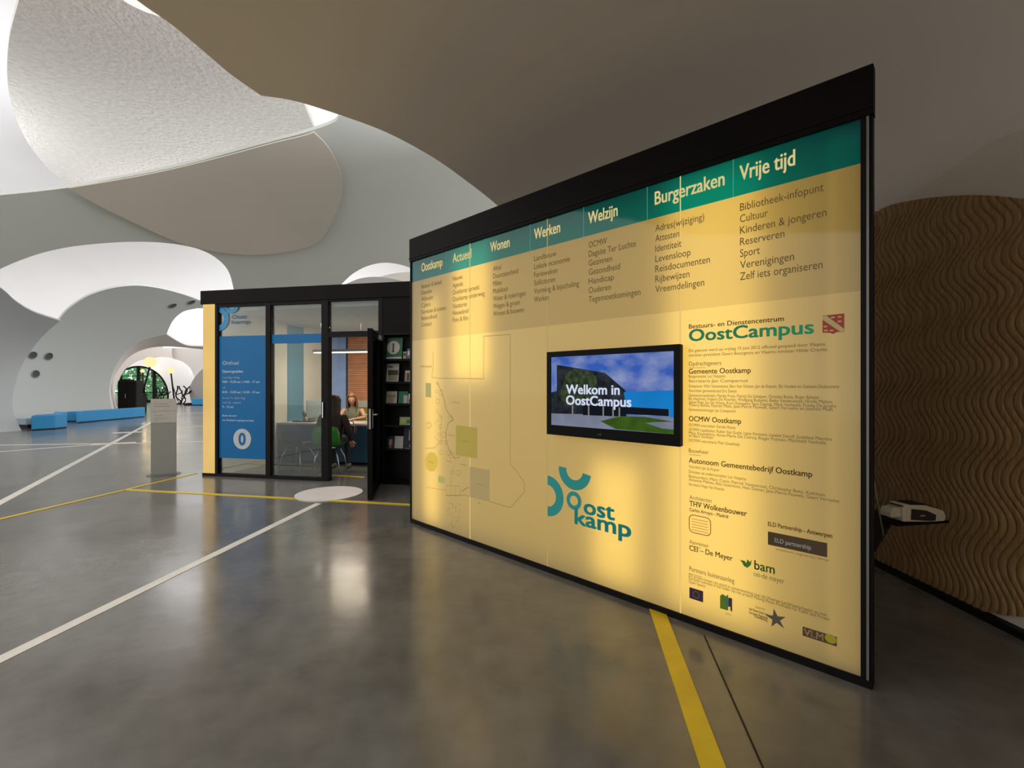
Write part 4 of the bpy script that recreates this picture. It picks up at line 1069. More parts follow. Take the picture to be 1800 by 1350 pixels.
MB().box(0.08, 0.30, 0.03, 0.07, dz1 - 0.075, dz1 - 0.015).build('closer', mat('closer_grey', (0.25, 0.25, 0.25), 0.4), door)

# ---- leaflets in the rack
def leaflet(name, px0, px1, py0, py1, cover, label, cat, blocks=(), v=0.075, grp=None):
    s0, s1 = ks(px0, py1, v), ks(px1, py1, v); zb = kz(px0, py1, v); zt = kz(px0, py0, v)
    near = min(shelf_z, key=lambda q: abs(q - zb)); zt += near + 0.001 - zb; zb = near + 0.001
    t = thing(name, label, cat, KF.m @ Vector((s0, v, zb)), KF.rz, grp)
    w, h = s1 - s0, zt - zb
    lean = Matrix.Rotation(math.radians(-7), 4, 'X')
    MB().box(0, w, 0, 0.008, 0, h, m=lean).build('cover', cover, t)
    for (a, b, c_, d_, m) in blocks:
        MB().box(a * w, b * w, -0.0015, 0.0, c_ * h, d_ * h, m=lean).build('print', m, t)
    return t, w, h, lean
pa = mat('paper_white', (0.55, 0.52, 0.46), 0.6); pt = mat('paper_tan', (0.34, 0.27, 0.18), 0.6); pg = mat('paper_green', (0.03, 0.20, 0.10), 0.6)
pd = mat('paper_dark', (0.06, 0.05, 0.045), 0.6); pb = mat('paper_blue', (0.06, 0.14, 0.30), 0.6); pn = mat('paper_navy', (0.012, 0.02, 0.05), 0.6); po = mat('paper_olive', (0.35, 0.42, 0.22), 0.6); ps = mat('paper_skin', (0.50, 0.30, 0.18), 0.6)
t, w, h, ln = leaflet('information_sign', 675, 706, 592, 632, mat('info_green', (0.012, 0.13, 0.055), 0.5), 'green sign with a white circle and letter i on top rack shelf', 'sign', [(0.06, 0.98, 0.0, 0.14, pa)])
MB().lathe([(0.001, 0), (w * 0.36, 0), (w * 0.36, 0.003), (0.001, 0.003)], 0, 0, 30, m=ln @ Matrix.Translation((w * 0.5, 0, h * 0.56)) @ Matrix.Rotation(PI / 2, 4, 'X')).build('disc', pa, t)
v_, f_ = text_pts('i', 0.04); mb = MB(); mnx = min(p[0] for p in v_); mxx = max(p[0] for p in v_); mxy = max(p[1] for p in v_)
mb.v = [tuple(ln @ Vector((w * 0.5 + ((p[0] - mnx) / (mxx - mnx) - 0.5) * 0.03, -0.0045, h * 0.37 + p[1] / mxy * h * 0.38))) for p in v_]; mb.f = f_
mb.build('letter', pd, t, fix=False)
MB().box(w * 0.41, w * 0.59, -0.0045, -0.003, h * 0.35, h * 0.38, m=ln).build('serif', pd, t)
MB().box(w * 0.43, w * 0.5, -0.0045, -0.003, h * 0.63, h * 0.66, m=ln).build('serif', pd, t)
leaflet('brochure', 708, 714, 617, 632, pt, 'small tan brochure right of the green letter sign', 'brochure', [(0.1, 0.9, 0.5, 0.8, pd)], grp='brochures in the office rack')
leaflet('brochure', 715, 724, 612, 632, pb, 'blue brochure on the top rack shelf beside the lit wall', 'brochure', [(0.1, 0.5, 0.4, 0.8, pa)], grp='brochures in the office rack')
leaflet('magazine', 678, 700, 637, 671, pa, 'tall cream magazine with a dark photo on the second rack shelf', 'magazine', [(0.15, 0.95, 0.40, 0.66, pd), (0.2, 0.9, 0.12, 0.40, pt), (0.1, 0.5, 0.80, 0.86, pd)], grp='brochures in the office rack')
leaflet('magazine', 711, 724, 649, 671, pt, 'brown covered magazine on the second rack shelf beside the lit wall', 'magazine', [(0.3, 0.6, 0.2, 0.75, pd), (0.05, 0.9, 0.85, 0.95, pa)], grp='brochures in the office rack')
leaflet('brochure', 678, 697, 686, 709, pa, 'white and tan brochure at the left end of third rack shelf', 'brochure', [(0.15, 0.85, 0.5, 0.75, pt), (0.3, 0.7, 0.1, 0.5, ps)], grp='brochures in the office rack')
leaflet('brochure', 700, 716, 686, 709, pg, 'green backed brochure on the third rack shelf', 'brochure', [(0.55, 1.0, 0.05, 0.7, pa)], grp='brochures in the office rack')
leaflet('brochure', 717, 726, 690, 709, pa, 'pale brochure on the third rack shelf beside the lit wall', 'brochure', [(0.2, 1.0, 0.15, 0.5, pd)], grp='brochures in the office rack')
leaflet('brochure', 702, 725, 731, 747, po, 'light green mottled brochure alone on the fourth rack shelf', 'brochure', [(0.1, 0.45, 0.3, 0.8, mat('paper_lime', (0.5, 0.52, 0.12))), (0.55, 0.9, 0.3, 0.7, pg)], grp='brochures in the office rack')
leaflet('magazine', 679, 692, 764, 787, pn, 'navy magazine with a heart shape at the left of the bottom shelf', 'magazine', [(0.3, 0.75, 0.30, 0.75, ps), (0.42, 0.62, 0.12, 0.30, ps), (0.1, 0.9, 0.03, 0.08, pa)], grp='brochures in the office rack')
leaflet('magazine', 693, 708, 764, 787, pa, 'plain white booklet next to the navy magazine on the bottom shelf', 'booklet', grp='brochures in the office rack')
leaflet('magazine', 709, 728, 756, 802, pn, 'large navy magazine with a heart beside the lit wall', 'magazine', [(0.45, 1.0, 0.35, 0.75, ps), (0.1, 0.9, 0.02, 0.05, pa), (0.55, 0.9, 0.1, 0.2, pa)], grp='brochures in the office rack')

# ---- furniture inside
def kthing(name, label, cat, s, v, z=0.0, rz=0.0, group=None): return thing(name, label, cat, KF.m @ Vector((s, v, z)), KF.rz + rz, group)
def kl(px, Y): 
    q = KF.i @ Vector(((px - 900) / F * Y, Y, 0)); return q.x, q.y
desk = kthing('office_desk', 'dark blue panelled desk with pale top inside the glass office', 'desk', 0, 0)
ds0, dv0 = kl(488, 9.2); ds1, dv1 = kl(668, 8.75)
vD = 1.45
MB().box(ds0, ds1 + 0.3, vD, vD + 0.75, 0.72, 0.755).build('desk_top', mat('desk_pale', (0.42, 0.42, 0.40), 0.5), desk, bevel=0.003)
MB().box(ds0 + 0.03, ds1 + 0.27, vD + 0.03, vD + 0.06, 0.04, 0.72).build('front_panel', mat('desk_navy', (0.012, 0.075, 0.15), 0.5), desk)
MB().box(ds0 + 0.03, ds0 + 0.06, vD + 0.06, vD + 0.72, 0.0, 0.72).build('side_panel', mat('desk_navy', (0.012, 0.075, 0.15), 0.5), desk)
MB().box(ds1 + 0.24, ds1 + 0.27, vD + 0.06, vD + 0.72, 0.0, 0.72).build('side_panel', mat('desk_navy', (0.012, 0.075, 0.15), 0.5), desk)
MB().box(ds0 + 0.1, ds1 + 0.2, vD + 0.04, vD + 0.06, 0.0, 0.04).build('plinth', M['black'], desk)
zd = 0.756
s_, _ = kl(607, 9.3)
lamp = kthing('pendant_lamp', 'long thin linear pendant lamp glowing above the office desk', 'lamp', 0, 0)
ls0 = ks(551, 700, vD + 0.2); ls1 = ks(646, 700, vD + 0.2); lz = kz(600, 619.5, vD + 0.2)
MB().box(ls0, ls1, vD + 0.17, vD + 0.27, lz + 0.012, lz + 0.06).build('housing', mat('lamp_grey', (0.35, 0.33, 0.30), 0.4), lamp)
MB().box(ls0 + 0.02, ls1 - 0.02, vD + 0.175, vD + 0.265, lz - 0.006, lz + 0.012).build('diffuser', emit('lamp_glow', (1.0, 0.88, 0.68), 2.6), lamp)
for s in (ls0 + 0.15, ls1 - 0.15): MB().tube([(s, vD + 0.22, lz + 0.06), (s, vD + 0.22, zf - 0.10)], 0.003, 6).build('wire', M['chrome'], lamp)
q = KF.m @ Vector(((ls0 + ls1) / 2, vD + 0.22, lz - 0.02))
al = area('pendant_light', q, q - Vector((0, 0, 1)), 1.0, 0.1, 14, (1.0, 0.86, 0.68)); al.rotation_euler.z += KF.rz
q = KF.m @ Vector((1.7, 2.0, zf - 0.13)); area('office_ceiling_light', q, q - Vector((0, 0, 1)), 1.6, 0.5, 26, (1.0, 0.84, 0.62))
q = KF.m @ Vector((4.2, 2.2, zf - 0.13)); area('office_ceiling_light', q, q - Vector((0, 0, 1)), 1.0, 0.5, 8, (1.0, 0.84, 0.62))

def monitor(s, v, rz, label, w=0.50):
    t = kthing('monitor', label, 'monitor', s, v, zd, rz, 'screens on the office desk')
    MB().box(-0.11, 0.11, -0.08, 0.08, 0, 0.012).build('foot', mat('monitor_grey', (0.30, 0.33, 0.32), 0.4), t)
    MB().box(-0.02, 0.02, -0.015, 0.015, 0.012, 0.14).build('neck', mat('monitor_grey', (0.30, 0.33, 0.32), 0.4), t)
    MB().box(-w / 2, w / 2, -0.02, 0.015, 0.10, 0.42).build('casing', mat('monitor_grey', (0.30, 0.33, 0.32), 0.4), t, bevel=0.005)
    MB().box(-w / 2 + 0.02, w / 2 - 0.02, 0.0155, 0.018, 0.12, 0.40).build('screen', M['dark'], t)
s, _ = kl(562, 9.5); monitor(s, vD + 0.38, 0.9, 'grey computer monitor on the desk behind the door post', 0.36)
ps_, _ = kl(541, 9.5)
pl_ = kthing('potted_plant', 'tiny potted plant on the desk seen through the glass', 'plant', ps_, vD + 0.35, zd)
MB().lathe([(0.001, 0), (0.028, 0), (0.036, 0.06), (0.028, 0.06), (0.001, 0.05)], 0, 0, 14).build('pot', mat('pot_grey', (0.25, 0.22, 0.20), 0.6), pl_)
mb = MB()
for k in range(16):
    a = k * 2.4; hh = 0.10 + 0.10 * ((k * 37) % 10) / 10; dd = Vector((math.cos(a), math.sin(a), 0)); b0 = Vector((0, 0, 0.055)); tp = b0 + dd * (0.03 + 0.02 * (k % 3)) + Vector((0, 0, hh)); sd_ = Vector((-dd.y, dd.x, 0)) * 0.010
    md = (b0 + tp) / 2 + dd * 0.01
    mb.quad(b0, md - sd_, tp, md + sd_)
mb.build('leaves', mat('plant_green', (0.03, 0.06, 0.02), 0.6), pl_, fix=False)
bx = kthing('desk_tray', 'low brown document tray on the desk beside the small plant', 'tray', ps_ + 0.1, vD + 0.45, zd)
mb = MB(); mb.box(-0.02, 0.24, -0.1, 0.1, 0, 0.01); mb.box(-0.02, 0.24, 0.09, 0.1, 0, 0.07); mb.box(-0.02, -0.01, -0.1, 0.1, 0, 0.07); mb.box(0.23, 0.24, -0.1, 0.1, 0, 0.07); mb.build('shell', mat('tray_brown', (0.16, 0.11, 0.08), 0.6), bx)
MB().box(0.0, 0.21, -0.08, 0.08, 0.011, 0.05).build('papers', pa, bx)
kp, _ = kl(525, 9.3)
kb = kthing('keyboard', 'dark flat keyboard at the left of the desk behind the glass', 'keyboard', kp - 0.1, vD + 0.25, zd)
MB().box(0, 0.42, -0.07, 0.07, 0, 0.02).build('base', M['dark'], kb, bevel=0.004)
mb = MB()
for r in range(4):
    for c_ in range(13): mb.box(0.012 + c_ * 0.0305, 0.038 + c_ * 0.0305, -0.058 + r * 0.03, -0.034 + r * 0.03, 0.02, 0.026)
o = mb.build('keys', mat('key_grey', (0.05, 0.05, 0.055), 0.5), kb); o['kind'] = 'stuff'
sp2, _ = kl(636, 9.2)
pp = kthing('paper_sheet', 'white and pink papers lying on the desk before the woman', 'paper', sp2, vD + 0.2, zd)
MB().box(-0.15, 0.06, -0.10, 0.12, 0, 0.004, m=Matrix.Rotation(0.3, 4, 'Z')).build('sheet', mat('paper_bright', (0.75, 0.72, 0.70)), pp)
MB().box(0.0, 0.2, -0.12, 0.10, 0.004, 0.007, m=Matrix.Rotation(-0.2, 4, 'Z')).build('sheet', mat('paper_pink', (0.70, 0.42, 0.36)), pp)
sp3, _ = kl(604, 9.4)
cup = kthing('tissue_ball', 'white crumpled paper lump on the desk between the two people', 'paper', sp3, vD + 0.28, zd)
mb = MB(); mb.lathe([(0.001, 0), (0.05, 0.003), (0.075, 0.04), (0.055, 0.09), (0.03, 0.12), (0.001, 0.13)], 0, 0, 9); mb.build('crumple', mat('tissue', (0.78, 0.74, 0.68)), cup)

def shell_chair(s, v, rz, label, m, z=0.0, group='plastic shell chairs in the glass office', tall=0.0):
    t = kthing('shell_chair', label, 'chair', s, v, z, rz, group)
    # facing local +y; seat 0.45 high
    prof = [(0.21, 0.45), (0.18, 0.462), (0.0, 0.45), (-0.14, 0.445), (-0.20, 0.48), (-0.235, 0.56), (-0.255, 0.68), (-0.27, 0.80 + tall)]
    nx = 8; mb = MB()
    for i, (y, zz_) in enumerate(prof):
        for k in range(nx + 1):
            x = -0.23 + 0.46 * k / nx; c_ = (x / 0.23) ** 2
            wv_ = 1.0 - 0.12 * (i == 0) - 0.15 * (i == len(prof) - 1)
            mb.v.append((x * wv_, y + (0.05 * c_ if i >= 4 else 0), zz_ + (0.03 * c_ if 0 < i < 4 else 0) - (0.03 * c_ * c_ if i == len(prof) - 1 else 0)))
    for i in range(len(prof) - 1):
        for k in range(nx):
            a = i * (nx + 1) + k; mb.f.append((a, a + 1, a + nx + 2, a + nx + 1))
    o = mb.build('seat_shell', m, t, smooth=True, fix=False); sdm = o.modifiers.new('thick', 'SOLIDIFY'); sdm.thickness = 0.012
    for sx in (-1, 1):
        for sy in (-1, 1):
            MB().tube([(sx * 0.12, sy * 0.10, 0.43), (sx * 0.19, sy * 0.17, 0.25), (sx * 0.23, sy * 0.21, 0.0)], 0.010, 8).build('leg', M['chrome'], t, smooth=True)
    MB().box(-0.13, 0.13, -0.11, 0.11, 0.422, 0.434).build('under_frame', M['chrome'], t)
    return t
V1 = 0.72
c1, _ = kl(587, 8.2)
green = mat('green_plastic', (0.02, 0.17, 0.015), 0.4)
shell_chair(c1, V1, 0.25, 'green plastic shell chair under the visitor in dark clothes', green)
c2, _ = kl(520, 8.2)
shell_chair(c2, V1 + 0.05, -0.1, 'dark blue shell chair behind the second glass pane', mat('navy_plastic', (0.015, 0.05, 0.09), 0.5))
wS, _ = kl(628, 10.2)
vW = vD + 1.15
shell_chair(wS, vW, PI, 'olive shell chair behind the desk under the woman', mat('olive_plastic', (0.30, 0.28, 0.02), 0.5))
ob, _ = kl(643, 10.6)
cabn = kthing('low_cabinet', 'olive green low cabinet with grey top against the back wall', 'cabinet', ob - 0.22, KD - 0.55, 0)
MB().box(0, 0.9, 0, 0.42, 0.06, 0.98).build('body', mat('olive_board', (0.30, 0.27, 0.02), 0.6), cabn)
MB().box(-0.01, 0.91, -0.01, 0.43, 0.98, 1.12).build('top_box', mat('grey_paper_stack', (0.42, 0.44, 0.42), 0.7), cabn)
MB().box(0.02, 0.44, -0.015, 0, 0.09, 0.95).build('door', mat('olive_board', (0.30, 0.27, 0.02), 0.6), cabn); MB().box(0.46, 0.88, -0.015, 0, 0.09, 0.95).build('door', mat('olive_board', (0.30, 0.27, 0.02), 0.6), cabn)
MB().box(0.03, 0.87, 0.03, 0.4, 0, 0.06).build('plinth', M['black'], cabn)

# ---- people
def skin_mesh(name, verts, edges, radii, m, parent, sub=2, mat_obj=None):
    me = bpy.data.meshes.new(name); me.from_pydata(verts, edges, [])
    o = bpy.data.objects.new(name, me); C.objects.link(o)
    o.modifiers.new('skin', 'SKIN'); sv = me.skin_vertices[0].data
    for i, r in enumerate(radii):
        sv[i].radius = (r, r) if not isinstance(r, tuple) else r
        sv[i].use_root = (i == 0)
    ss = o.modifiers.new('s', 'SUBSURF'); ss.levels = sub; ss.render_levels = sub
    dg = bpy.context.evaluated_depsgraph_get(); dg.update()
    nm = bpy.data.meshes.new_from_object(o.evaluated_get(dg))
    bpy.data.objects.remove(o); bpy.data.meshes.remove(me)
    nm.materials.clear(); nm.materials.append(m)
    for p in nm.polygons: p.use_smooth = True
    n = bpy.data.objects.new(name, nm); link(n, parent)
    return n
def hand(mb_parent, wrist, direction, up, m, name='hand', curl=0.35, thumb_side=1):
    """palm with four fingers and a thumb as one skinned tree"""
    d = Vector(direction).normalized(); u = Vector(up).normalized(); sdd = d.cross(u).normalized()
    V = [Vector(wrist)]; E = []; R = [0.024]
    V.append(V[0] + d * 0.045); E.append((0, 1)); R.append((0.020, 0.034))
    for k, (off, ln_) in enumerate(((-0.030, 0.070), (-0.010, 0.080), (0.010, 0.075), (0.029, 0.058))):
        b = V[1] + d * 0.035 + sdd * off; i0 = len(V)
        V += [b, b + d * ln_ * 0.5 - u * ln_ * 0.5 * curl * 0.4, b + d * ln_ * 0.9 - u * ln_ * curl * 1.1]
        E += [(1, i0), (i0, i0 + 1), (i0 + 1, i0 + 2)]; R += [0.0105, 0.009, 0.007]
    b = V[0] + d * 0.03 + sdd * (-0.028 * thumb_side); i0 = len(V)
    V += [b, b + d * 0.035 - sdd * 0.028 * thumb_side, b + d * 0.065 - sdd * 0.036 * thumb_side]; E += [(0, i0), (i0, i0 + 1), (i0 + 1, i0 + 2)]; R += [0.012, 0.010, 0.008]
    return skin_mesh(name, [tuple(v) for v in V], E, R, m, mb_parent, 1)

def head_geo(parent, c, m, face_dir, tiltx=0.0):
    """head with brow, nose, chin, eyes, mouth and ears; returns frame matrix. face looks along local -y of the frame"""
    f = Vector(face_dir).normalized(); rz = math.atan2(f.y, f.x) + PI / 2
    mt = Matrix.Translation(c) @ Matrix.Rotation(rz, 4, 'Z') @ Matrix.Rotation(tiltx, 4, 'X')
    mb = MB(); seg, rings = 28, 18
    for i in range(rings + 1):
        ph = PI * i / rings; z = -math.cos(ph)
        for k in range(seg):
            t = 2 * PI * k / seg; x = math.cos(t) * math.sin(ph); y = math.sin(t) * math.sin(ph)
            sx, sy, sz = 0.074, 0.096, 0.118
            if z < 0: sx *= 1 - 0.34 * (-z) ** 1.5; sy *= 1 - 0.20 * (-z) ** 1.6
            X, Y, Z = x * sx, y * sy, z * sz
            if y < 0:
                fr = max(0, 1 - (x * 2.6) ** 2)
                Y -= 0.012 * math.exp(-((z + 0.62) / 0.22) ** 2) * fr          # chin / lips
                Y += 0.008 * math.exp(-((z + 0.02) / 0.12) ** 2) * math.exp(-((abs(x) - 0.38) / 0.18) ** 2)   # eye sockets
                Y -= 0.020 * math.exp(-((z + 0.26) / 0.13) ** 2) * math.exp(-(x / 0.14) ** 2)   # nose
                Y -= 0.008 * math.exp(-((z + 0.08) / 0.14) ** 2) * math.exp(-(x / 0.12) ** 2)
            mb.v.append(tuple(mt @ Vector((X, Y, Z))))
    for i in range(rings):
        for k in range(seg):
            a = i * seg + k; b = i * seg + (k + 1) % seg; mb.f.append((a, b, b + seg, a + seg))
    for s in (-1, 1):
        mb.lathe([(0.001, 0.008), (0.016, 0.008), (0.020, 0.0), (0.014, -0.006), (0.001, -0.004)], 0, 0, 10, m=mt @ Matrix.Translation((s * 0.073, 0.005, -0.01)) @ Matrix.Rotation(s * PI / 2, 4, 'Y') @ Matrix.Diagonal((1.5, 0.9, 1, 1)))
    hd_ = mb.build('head', m, parent, smooth=True)
    for s in (-1, 1):
        e_ = MB(); e_.lathe([(0.001, -0.010), (0.008, -0.007), (0.0115, 0.0), (0.008, 0.007), (0.001, 0.010)], 0, 0, 10, m=mt @ Matrix.Translation((s * 0.029, -0.078, -0.004)))
        e_.build('eye', mat('eye_dark', (0.05, 0.035, 0.03), 0.2), hd_, smooth=True)
    MB().prism([(-0.022, -0.066), (0, -0.060), (0.022, -0.066), (0, -0.075)], -0.094, -0.080, 'xz', m=mt).build('mouth', mat('lips', (0.42, 0.13, 0.10), 0.4), hd_)
    return mt
def hair_geo(parent, mt, m, length, back=0.045, wid=1.0):
    mb = MB(); seg, rings = 32, 20
    rows = []
    for i in range(rings + 1):
        row = []
        for k in range(seg):
            t = 2 * PI * k / seg; c_, s_ = math.cos(t), math.sin(t)
            if i <= 10:
                ph = PI / 2 * i / 10; r = math.sin(ph); z = 0.130 * math.cos(ph) + 0.004
                X, Y, Z = c_ * r * 0.088, s_ * r * 0.108 + 0.008, z
            else:
                q = (i - 10) / (rings - 10); X, Y, Z = c_ * 0.088 * wid * (1 + 0.16 * math.sin(q * PI)), s_ * 0.108 * (1 - 0.25 * q) + 0.008 + back * q, 0.004 - length * q
            front = s_ < -0.45 and Z < 0.075
            if front:   # open the face: pull the strands to the sides
                X = (0.080 if X > 0 else -0.080) * wid; Y = -0.055 + (0.02 if i > 10 else 0)
            j = 1 + 0.025 * math.sin(k * 3.7 + i * 0.35)
            row.append(len(mb.v)); mb.v.append(tuple(mt @ Vector((X * j, Y * j, Z))))
        rows.append(row)
    for i in range(rings):
        for k in range(seg):
            t = 2 * PI * (k + 0.5) / seg
            zmid = (i / 10)
            if math.sin(t) < -0.50 and i >= 6: continue
            a, b = rows[i][k], rows[i][(k + 1) % seg]; c_, d_ = rows[i + 1][(k + 1) % seg], rows[i + 1][k]
            mb.f.append((a, b, c_, d_))
    o = mb.build('hair', m, parent, smooth=True, fix=False); sm_ = o.modifiers.new('t', 'SOLIDIFY'); sm_.thickness = 0.012; sm_.offset = -1
    return o
skin_w = mat('skin_warm', (0.62, 0.33, 0.20), 0.5, var=0.03)

def seated_person(label, s, v, rz, top, arm_m, hairm, hair_len, arms, trousers, shoe, lean=0.05, head_tilt=0.25, zo=0.0, bulk=1.0):
    """facing local +y; hips on a 0.46 m seat"""
    t = kthing('person', label, 'person', s, v, zo, rz)
    hip = Vector((0, -0.06, 0.53)); ch = Vector((0, -0.06 + lean * 1.6, 0.90)); nk = Vector((0, -0.04 + lean * 2.2, 1.045)); hc = nk + Vector((0, 0.045 + lean * 0.4, 0.135))
    # torso and legs: trousers
    V = [hip, hip + Vector((-0.09, 0.03, 0)), hip + Vector((-0.13, 0.42, 0.01)), hip + Vector((-0.13, 0.44, -0.40)), hip + Vector((-0.13, 0.48, -0.45)),
         hip + Vector((0.09, 0.03, 0)), hip + Vector((0.13, 0.42, 0.01)), hip + Vector((0.13, 0.44, -0.40)), hip + Vector((0.13, 0.48, -0.45))]
    E = [(0, 1), (1, 2), (2, 3), (3, 4), (0, 5), (5, 6), (6, 7), (7, 8)]
    body = skin_mesh('trousers', [tuple(p) for p in V], E, [(0.12, 0.14), 0.10, 0.070, 0.048, 0.045, 0.10, 0.070, 0.048, 0.045], trousers, t)
    for sx in (-1, 1):
        b = hip + Vector((sx * 0.13, 0.44, 0))
        skin_mesh('shoe', [(b.x, b.y - 0.03, 0.045 - zo), (b.x, b.y + 0.08, 0.04 - zo), (b.x, b.y + 0.17, 0.03 - zo)], [(0, 1), (1, 2)], [0.042, 0.04, 0.028], shoe, t, 1)
    sL = ch + Vector((-0.155, 0, 0.075)); sR = ch + Vector((0.155, 0, 0.075))
    # torso + sleeves or bare arms as one surface
    V = [hip, hip.lerp(ch, 0.5), ch, nk - Vector((0, 0, 0.04)), nk + Vector((0, 0, 0.03)), sL, sR]; R = [(0.135 * bulk, 0.15 * bulk), (0.12 * bulk, 0.14 * bulk), (0.125 * bulk, 0.155 * bulk), 0.06 * bulk, 0.045, 0.062 * bulk, 0.062 * bulk]
    E = [(0, 1), (1, 2), (2, 3), (3, 4), (2, 5), (2, 6)]
    skin_mesh('top', [tuple(p) for p in V], E, R, top, t)
    skin_mesh('neck', [tuple(nk - Vector((0, 0, 0.05))), tuple(nk + Vector((0, 0.005, 0.0))), tuple(hc - Vector((0, 0.01, 0.03)))], [(0, 1), (1, 2)], [0.052, 0.048, 0.05], skin_w, t, 1)
    for sh0, (el, wr, hd_dir) in zip((sL, sR), arms):
        el = Vector(el); wr = Vector(wr)
        skin_mesh('arm', [tuple(sh0), tuple(sh0.lerp(el, 0.5)), tuple(el), tuple(el.lerp(wr, 0.5)), tuple(wr)], [(0, 1), (1, 2), (2, 3), (3, 4)], [0.056 * bulk, 0.048 * bulk, 0.042 * bulk, 0.037 * bulk, 0.027 * bulk], arm_m, t)
        hand(t, wr, hd_dir, (0, 0, 1), skin_w, thumb_side=1 if sh0.x < 0 else -1)
    mt = head_geo(t, hc, skin_w, (0.0, 1, 0), head_tilt)
    hair_geo(t, mt, hairm, hair_len)
    return t
# woman behind the desk, looking down to her papers
seated_person('person in sleeveless grey-green top with long light brown hair seated behind the desk', wS, vW, PI + 0.35, mat('sage_top', (0.30, 0.33, 0.22), 0.8), skin_w,
              mat('light_brown_hair', (0.26, 0.115, 0.045), 0.55, var=0.25, scale=40), 0.26,
              [((-0.27, 0.18, 0.80), (-0.12, 0.42, 0.790), (0.9, 0.7, -0.05)), ((0.27, 0.18, 0.80), (0.10, 0.44, 0.790), (-0.9, 0.6, -0.05))], mat('dark_trousers', (0.02, 0.02, 0.03), 0.8), M['dark'], lean=0.07)
# visitor seen from behind
seated_person('person in dark brown jacket with long dark hair seen from behind on green chair', c1 + 0.05, V1 + 0.02, 0.25, mat('brown_jacket', (0.022, 0.012, 0.010), 0.9), mat('brown_jacket', (0.022, 0.012, 0.010), 0.9),
              mat('dark_brown_hair', (0.022, 0.009, 0.005), 0.6, var=0.25, scale=40), 0.32,
              [((-0.28, 0.10, 0.76), (-0.16, 0.38, 0.80), (0.3, 1, 0)), ((0.29, -0.05, 0.70), (0.27, 0.10, 0.52), (0.0, 0.6, -0.6))], mat('dark_trousers', (0.02, 0.02, 0.03), 0.8), mat('shoe_grey', (0.20, 0.18, 0.16), 0.6), lean=0.03, bulk=1.4)
bg_ = kthing('handbag', 'brown leather handbag on the lap of the visitor in dark clothes', 'bag', c1 + 0.17, V1 + 0.36, 0.605)
MB().box(-0.11, 0.11, -0.06, 0.06, 0.0, 0.17).build('body', mat('bag_brown', (0.06, 0.03, 0.02), 0.5), bg_, bevel=0.03)
MB().tube([(-0.07, 0, 0.16), (-0.06, 0, 0.22), (0, 0, 0.25), (0.06, 0, 0.22), (0.07, 0, 0.16)], 0.008, 8).build('strap', mat('bag_brown', (0.06, 0.03, 0.02), 0.5), bg_, smooth=True)

# ================================================================== HALL OBJECTS
# grey stele
sb = ground(288, 834)
st_ = thing('information_pillar', 'slim grey freestanding pillar with pale printed upper sheets left of office', 'pillar', (sb.x, sb.y, 0), math.radians(34))
pw = 0.345
MB().lathe([(0.001, 0), (0.24, 0), (0.24, 0.006), (0.001, 0.006)], 0, 0, 36).build('base_plate', mat('plate_grey', (0.10, 0.10, 0.10), 0.4), st_)
MB().box(-pw / 2, pw / 2, -0.02, 0.02, 0.006, 1.255).build('slab', M['stele'], st_, bevel=0.003)
MB().box(-pw / 2 + 0.002, pw / 2 - 0.002, -0.0245, -0.020, 0.86, 1.05).build('printed_sheet', M['steletop'], st_)
MB().box(-pw / 2 + 0.002, pw / 2 - 0.002, -0.0245, -0.020, 1.055, 1.252).build('printed_sheet', M['steletop'], st_)
mb = MB()
for s, z, x1 in (('A', 1.195, -0.105), ('Loket burgerzaken', 1.165, 0.05), ('Onthaal en dienst welzijn', 1.125, 0.08), ('B', 1.02, -0.11), ('Wegwijzer', 0.975, 0.0), ('Bibliotheek en sport', 0.93, 0.06), ('Kantoren', 0.895, -0.02)):
    add_text(mb, s, -0.125, x1, z, 0.026, -0.0255, 0)
mb.build('lettering', mat('stele_ink', (0.20, 0.19, 0.16)), st_, fix=False)

# blue benches along the left wall
def bench(label, base_pts, h, taper=0.0, m=None):
    c_ = sum((Vector(p) for p in base_pts), Vector((0, 0))) / len(base_pts)
    t = thing('padded_bench', label, 'bench', (c_.x, c_.y, 0), 0, 'blue upholstered benches along the left wall')
    MB().prism([(p[0] - c_.x, p[1] - c_.y) for p in base_pts], 0.03, h, 'xy').build('cushion', M['blue'], t, bevel=0.02)
    MB().prism([((p[0] - c_.x) * 0.97, (p[1] - c_.y) * 0.97) for p in base_pts], 0.0, 0.03, 'xy').build('plinth', M['dark'], t)
    return t
def G(px, py): q = ground(px, py); return (q.x, q.y)
hB = 0.43
a1, a2, a3 = G(55, 757), G(97, 754.5), G(47.5, 755)
bench('short blue angular bench block nearest the camera', [a1, a2, (a2[0] - 0.12, a2[1] + 0.55), (a2[0] - 0.5, a2[1] + 0.85), (a3[0] + 0.05, a3[1] + 0.8), (a3[0], a3[1] + 0.25)], 0.47)
b1, b2 = G(98, 751), G(117, 744)
bench('narrow blue linking bench piece between block and long bench', [b1, b2, (b2[0] - 0.55, b2[1] + 0.1), (b1[0] - 0.6, b1[1] + 0.5)], 0.44)
bench('blue back piece of bench in the shaded gap', [G(117, 741.5), G(134, 741.5), (G(134, 741.5)[0] - 0.3, G(134, 741.5)[1] + 0.5), (G(117, 741.5)[0] - 0.2, G(117, 741.5)[1] + 0.5)], 0.40)
d1, d2 = G(134, 744), G(236, 734.8)
bench('long blue bench reaching to the tunnel mouth', [d1, d2, (d2[0] - 0.1, d2[1] + 0.75), (d1[0] - 0.25, d1[1] + 0.75)], 0.45)
f1 = G(38, 752.5)
t = thing('grey_pouf', 'low pale grey wedge seat beside the flank of left wall', 'seat', (f1[0], f1[1] + 0.1, 0))
